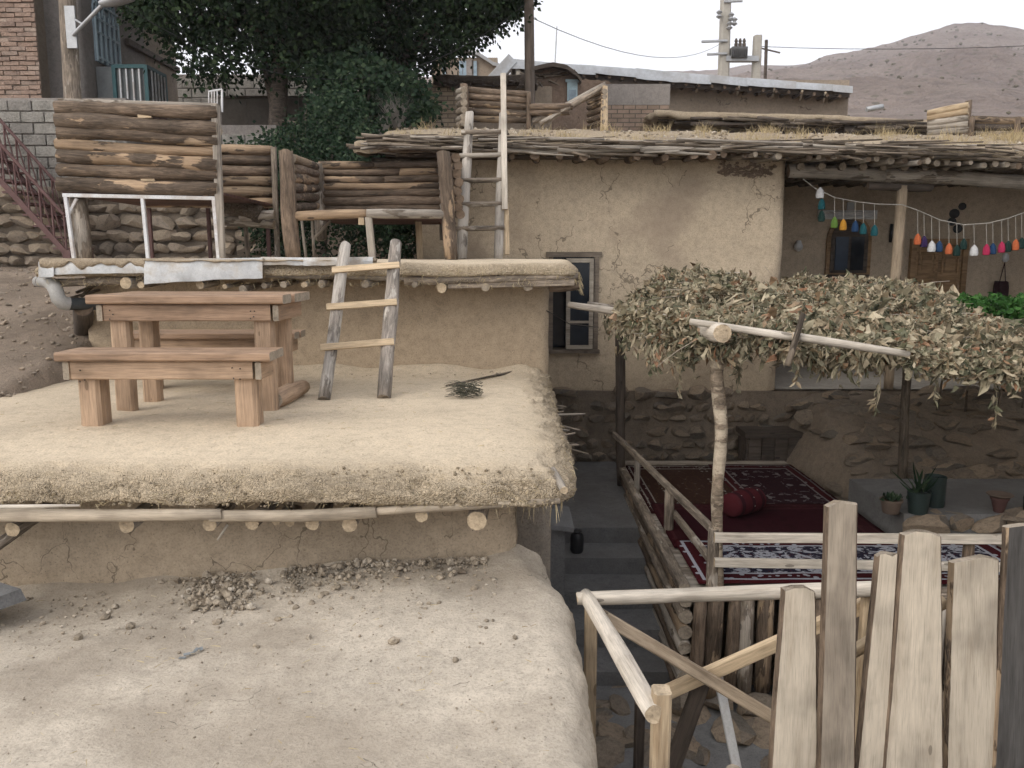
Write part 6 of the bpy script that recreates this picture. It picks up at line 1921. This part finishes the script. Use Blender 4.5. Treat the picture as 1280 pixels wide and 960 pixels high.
# ------------------------------------------------------------------ log screens on the big house roof
yR = 11.7
ls = thing('log_screen', 'log screen with a broken slanting bay on the roof by the tall ladder top', 'screen', at(665, 158, yR), 'log screens on the roof')
def zroof(u, y=yR): return zH(at(u, 150, y).x, y)
def spost(u, v, r_, m, t, y=yR):
    p = at(u, v, y); log('post', V((p.x, y, zroof(u, y) - .1)), p, r_, m, t, r_ * .95, 8)
spost(580, 105, .06, LB, ls); spost(661, 115, .035, LB, ls); spost(755.5, 108, .05, [M_SAWN, E_GREY], ls)
for (va, vb) in ((112, 118), (120, 126), (129, 134), (139, 144), (148, 150)):
    log('log', at(580, va, yR + .06), at(662, vb, yR + .06), .05, LB, ls, .045, 8)
for v in (112, 120, 128, 137, 146, 153):
    log('log', at(573, v + 3, yR + .3), at(580, v, yR - .3), .05, LG, ls, .05, 8)
log('log', at(662, 134, yR), at(716, 133, yR), .05, LB, ls, .045, 8); log('log', at(662, 141, yR), at(712, 140, yR), .045, LB, ls, .04, 8)
log('log', at(675, 155, yR), at(757, 107, yR), .04, LG, ls, .035, 8); log('log', at(665, 153, yR + .05), at(735, 122, yR + .05), .045, LG, ls, .04, 8)
log('log', at(692, 140, yR + .1), at(757, 105, yR + .1), .035, LG, ls, .035, 8); log('log', at(662, 149, yR + .1), at(690, 136, yR + .1), .04, LG, ls, .035, 8)
for v in (114, 121, 128, 136, 144, 152):
    log('log', at(736, v + 7, yR + .5), at(756, v, yR - .05), .042, LB, ls, .042, 8)
l3 = thing('log_screen', 'short stack of pale brown logs against a post among the dry roof grass', 'screen', at(1188, 172, yR), 'log screens on the roof')
spost(1211, 126, .05, LB, l3)
for (va, vb) in ((142, 131), (148, 139), (154, 147), (160, 155), (166, 162)):
    log('log', at(1160, va, yR + .3), at(1211, vb, yR - .04), .05, LS if va < 150 else LG, l3, .05, 8)
l4 = thing('log_rail', 'dark horizontal log rail on a thin post beyond the dry roof grass', 'rail', at(1250, 172, yR))
log('log', at(1214, 150, yR), at(1330, 153, yR), .06, LB, l4, .06, 8); log('log', at(1214, 158, yR), at(1330, 160, yR), .055, [M_DARKW, E_DARK], l4, .05, 8)
for u in (1273, 1215, 1330): 
    p = at(u, 146, yR - .06); log('post', V((p.x, yR - .06, zroof(u) - .1)), p, .04, LB, l4, .04, 8)

# ------------------------------------------------------------------ poles, transformer and wires
ap = thing('utility_pole', 'dark slender pole rising behind the log screen on the roof', 'pole', at(662, 135, 13.6))
pz = at(665, 140, 13.6); log('shaft', V((pz.x, 13.6, 2.0)), at(660, -90, 13.6), .085, [M_BROWNM if False else M_DARKW, E_DARK], ap, .075, 10, .03, seg=.6)
tp = thing('transformer_pole', 'concrete double pole carrying a grey transformer beyond the metal roofs', 'pole', at(905, 100, 32))
M_CONC = plain('pale_concrete', (.40, .375, .33), .9, .15, 1.5, .1)
def cpole(u0, v0, u1, v1, w_):
    a = at(u0, v0, 32); b = at(u1, v1, 32)
    return board('pole', V((a.x, 32, 5)), b, w_, w_, (0, -1, 0), [M_CONC], tp, w_ * .75, 0, .15, 2)
cpole(905, 96, 909, -60, .42); cpole(945, 96, 947, 45, .36)
build(MB().span(at(908, 76, 31.7), at(946, 72, 32.0)), 'platform_bar', M_GALV, tp)
tx = build(px_box(MB(), 915, 935, 58, 72, 31.6, .5), 'transformer', plain('transformer_grey', (.13, .13, .13), .6), tp)
for k in range(9):
    build(px_box(MB(), 914.5 + k * 2.4, 915.3 + k * 2.4, 59.5, 71, 31.48, .12), 'cooling_fin', bpy.data.materials['transformer_grey'], tx)
for u in (920, 925, 930):
    build(MB().lathe(at(u, 58, 31.85), [(.07, 0), (.07, .1), (.04, .12), (.07, .18), (.03, .28)], 8), 'insulator', M_DARKW, tx)
for v, u0, u1 in ((52, 877, 909), (68, 884, 909), (2, 905, 928)):
    build(MB().tube([at(u0, v, 31.75), at(u1, v - 1, 31.75)], .05, 6), 'cross_arm', M_GALV, tp)
for (u, v) in ((899, 18), (914, 21), (918, 27), (912, 32)):
    build(MB().lathe(at(u, v, 31.7), [(.03, -.15), (.12, -.08), (.05, 0), (.12, .08), (.03, .15)], 8), 'insulator', M_GALV, tp)
sp_ = thing('utility_pole', 'thin dark pole with a short cross arm right of the transformer', 'pole', at(958, 97, 36))
build(MB().tube([V((at(958, 97, 36).x, 36, 6)), at(958, 50, 36)], .07, 6), 'shaft', M_DARKW, sp_)
build(MB().tube([at(950, 60, 36), at(975, 66, 36)], .035, 5), 'cross_arm', M_DARKW, sp_)
an = thing('antenna', 'thin television aerial standing on the long metal roof', 'antenna', at(694, 78, 22.6))
build(MB().tube([at(693.5, 84, 22.6), at(696, 33, 22.6)], .018, 5), 'mast', M_GALV, an)
def wire(pts, r_, label, name='wire'):
    o = build(MB().tube(pts, r_, 4), name, M_BLACK); o['label'] = label; o['category'] = 'wire'; o['group'] = 'overhead wires'
def sag(a, b, s, n=14):
    return [a.lerp(b, k / n) - V((0, 0, s * 4 * (k / n) * (1 - k / n))) for k in range(n + 1)]
wire(sag(at(150, 4, 11), at(660, 2, 13.6), 1.05), .006, 'cable sagging in front of the dark trees between the lamp pole and the slender pole')
wire(sag(at(660, 20, 13.6), at(905, 52, 32), .6), .007, 'thin wire running from the slender pole to the transformer pole')
wire(sag(at(947, 58, 32), V((30, 26, 9.5)), .6), .011, 'wire crossing in front of the dry hill, right of the transformer')
wire([at(683, 388, 6.9), at(712, 405, 7.3), at(748, 409, 8.95)], .004, 'thin wire strung from the mud house corner to the open window')

# ------------------------------------------------------------------ evening haze between here and the hills
hz = MB().span((-760, -230, -7), (900, 860, 185))
hzm = bpy.data.materials.new('evening_haze')
hzm.use_nodes = True
hn = hzm.node_tree
hn.nodes.remove(hn.nodes['Principled BSDF'])
pv = hn.nodes.new('ShaderNodeVolumePrincipled')
pv.inputs['Color'].default_value = (.86, .86, .92, 1)
pv.inputs['Density'].default_value = .0006
hn.links.new(pv.outputs[0], hn.nodes['Material Output'].inputs['Volume'])
build(hz, 'haze', hzm, kind='stuff', label='thin pale evening haze lying over the village and the hills', category='haze')
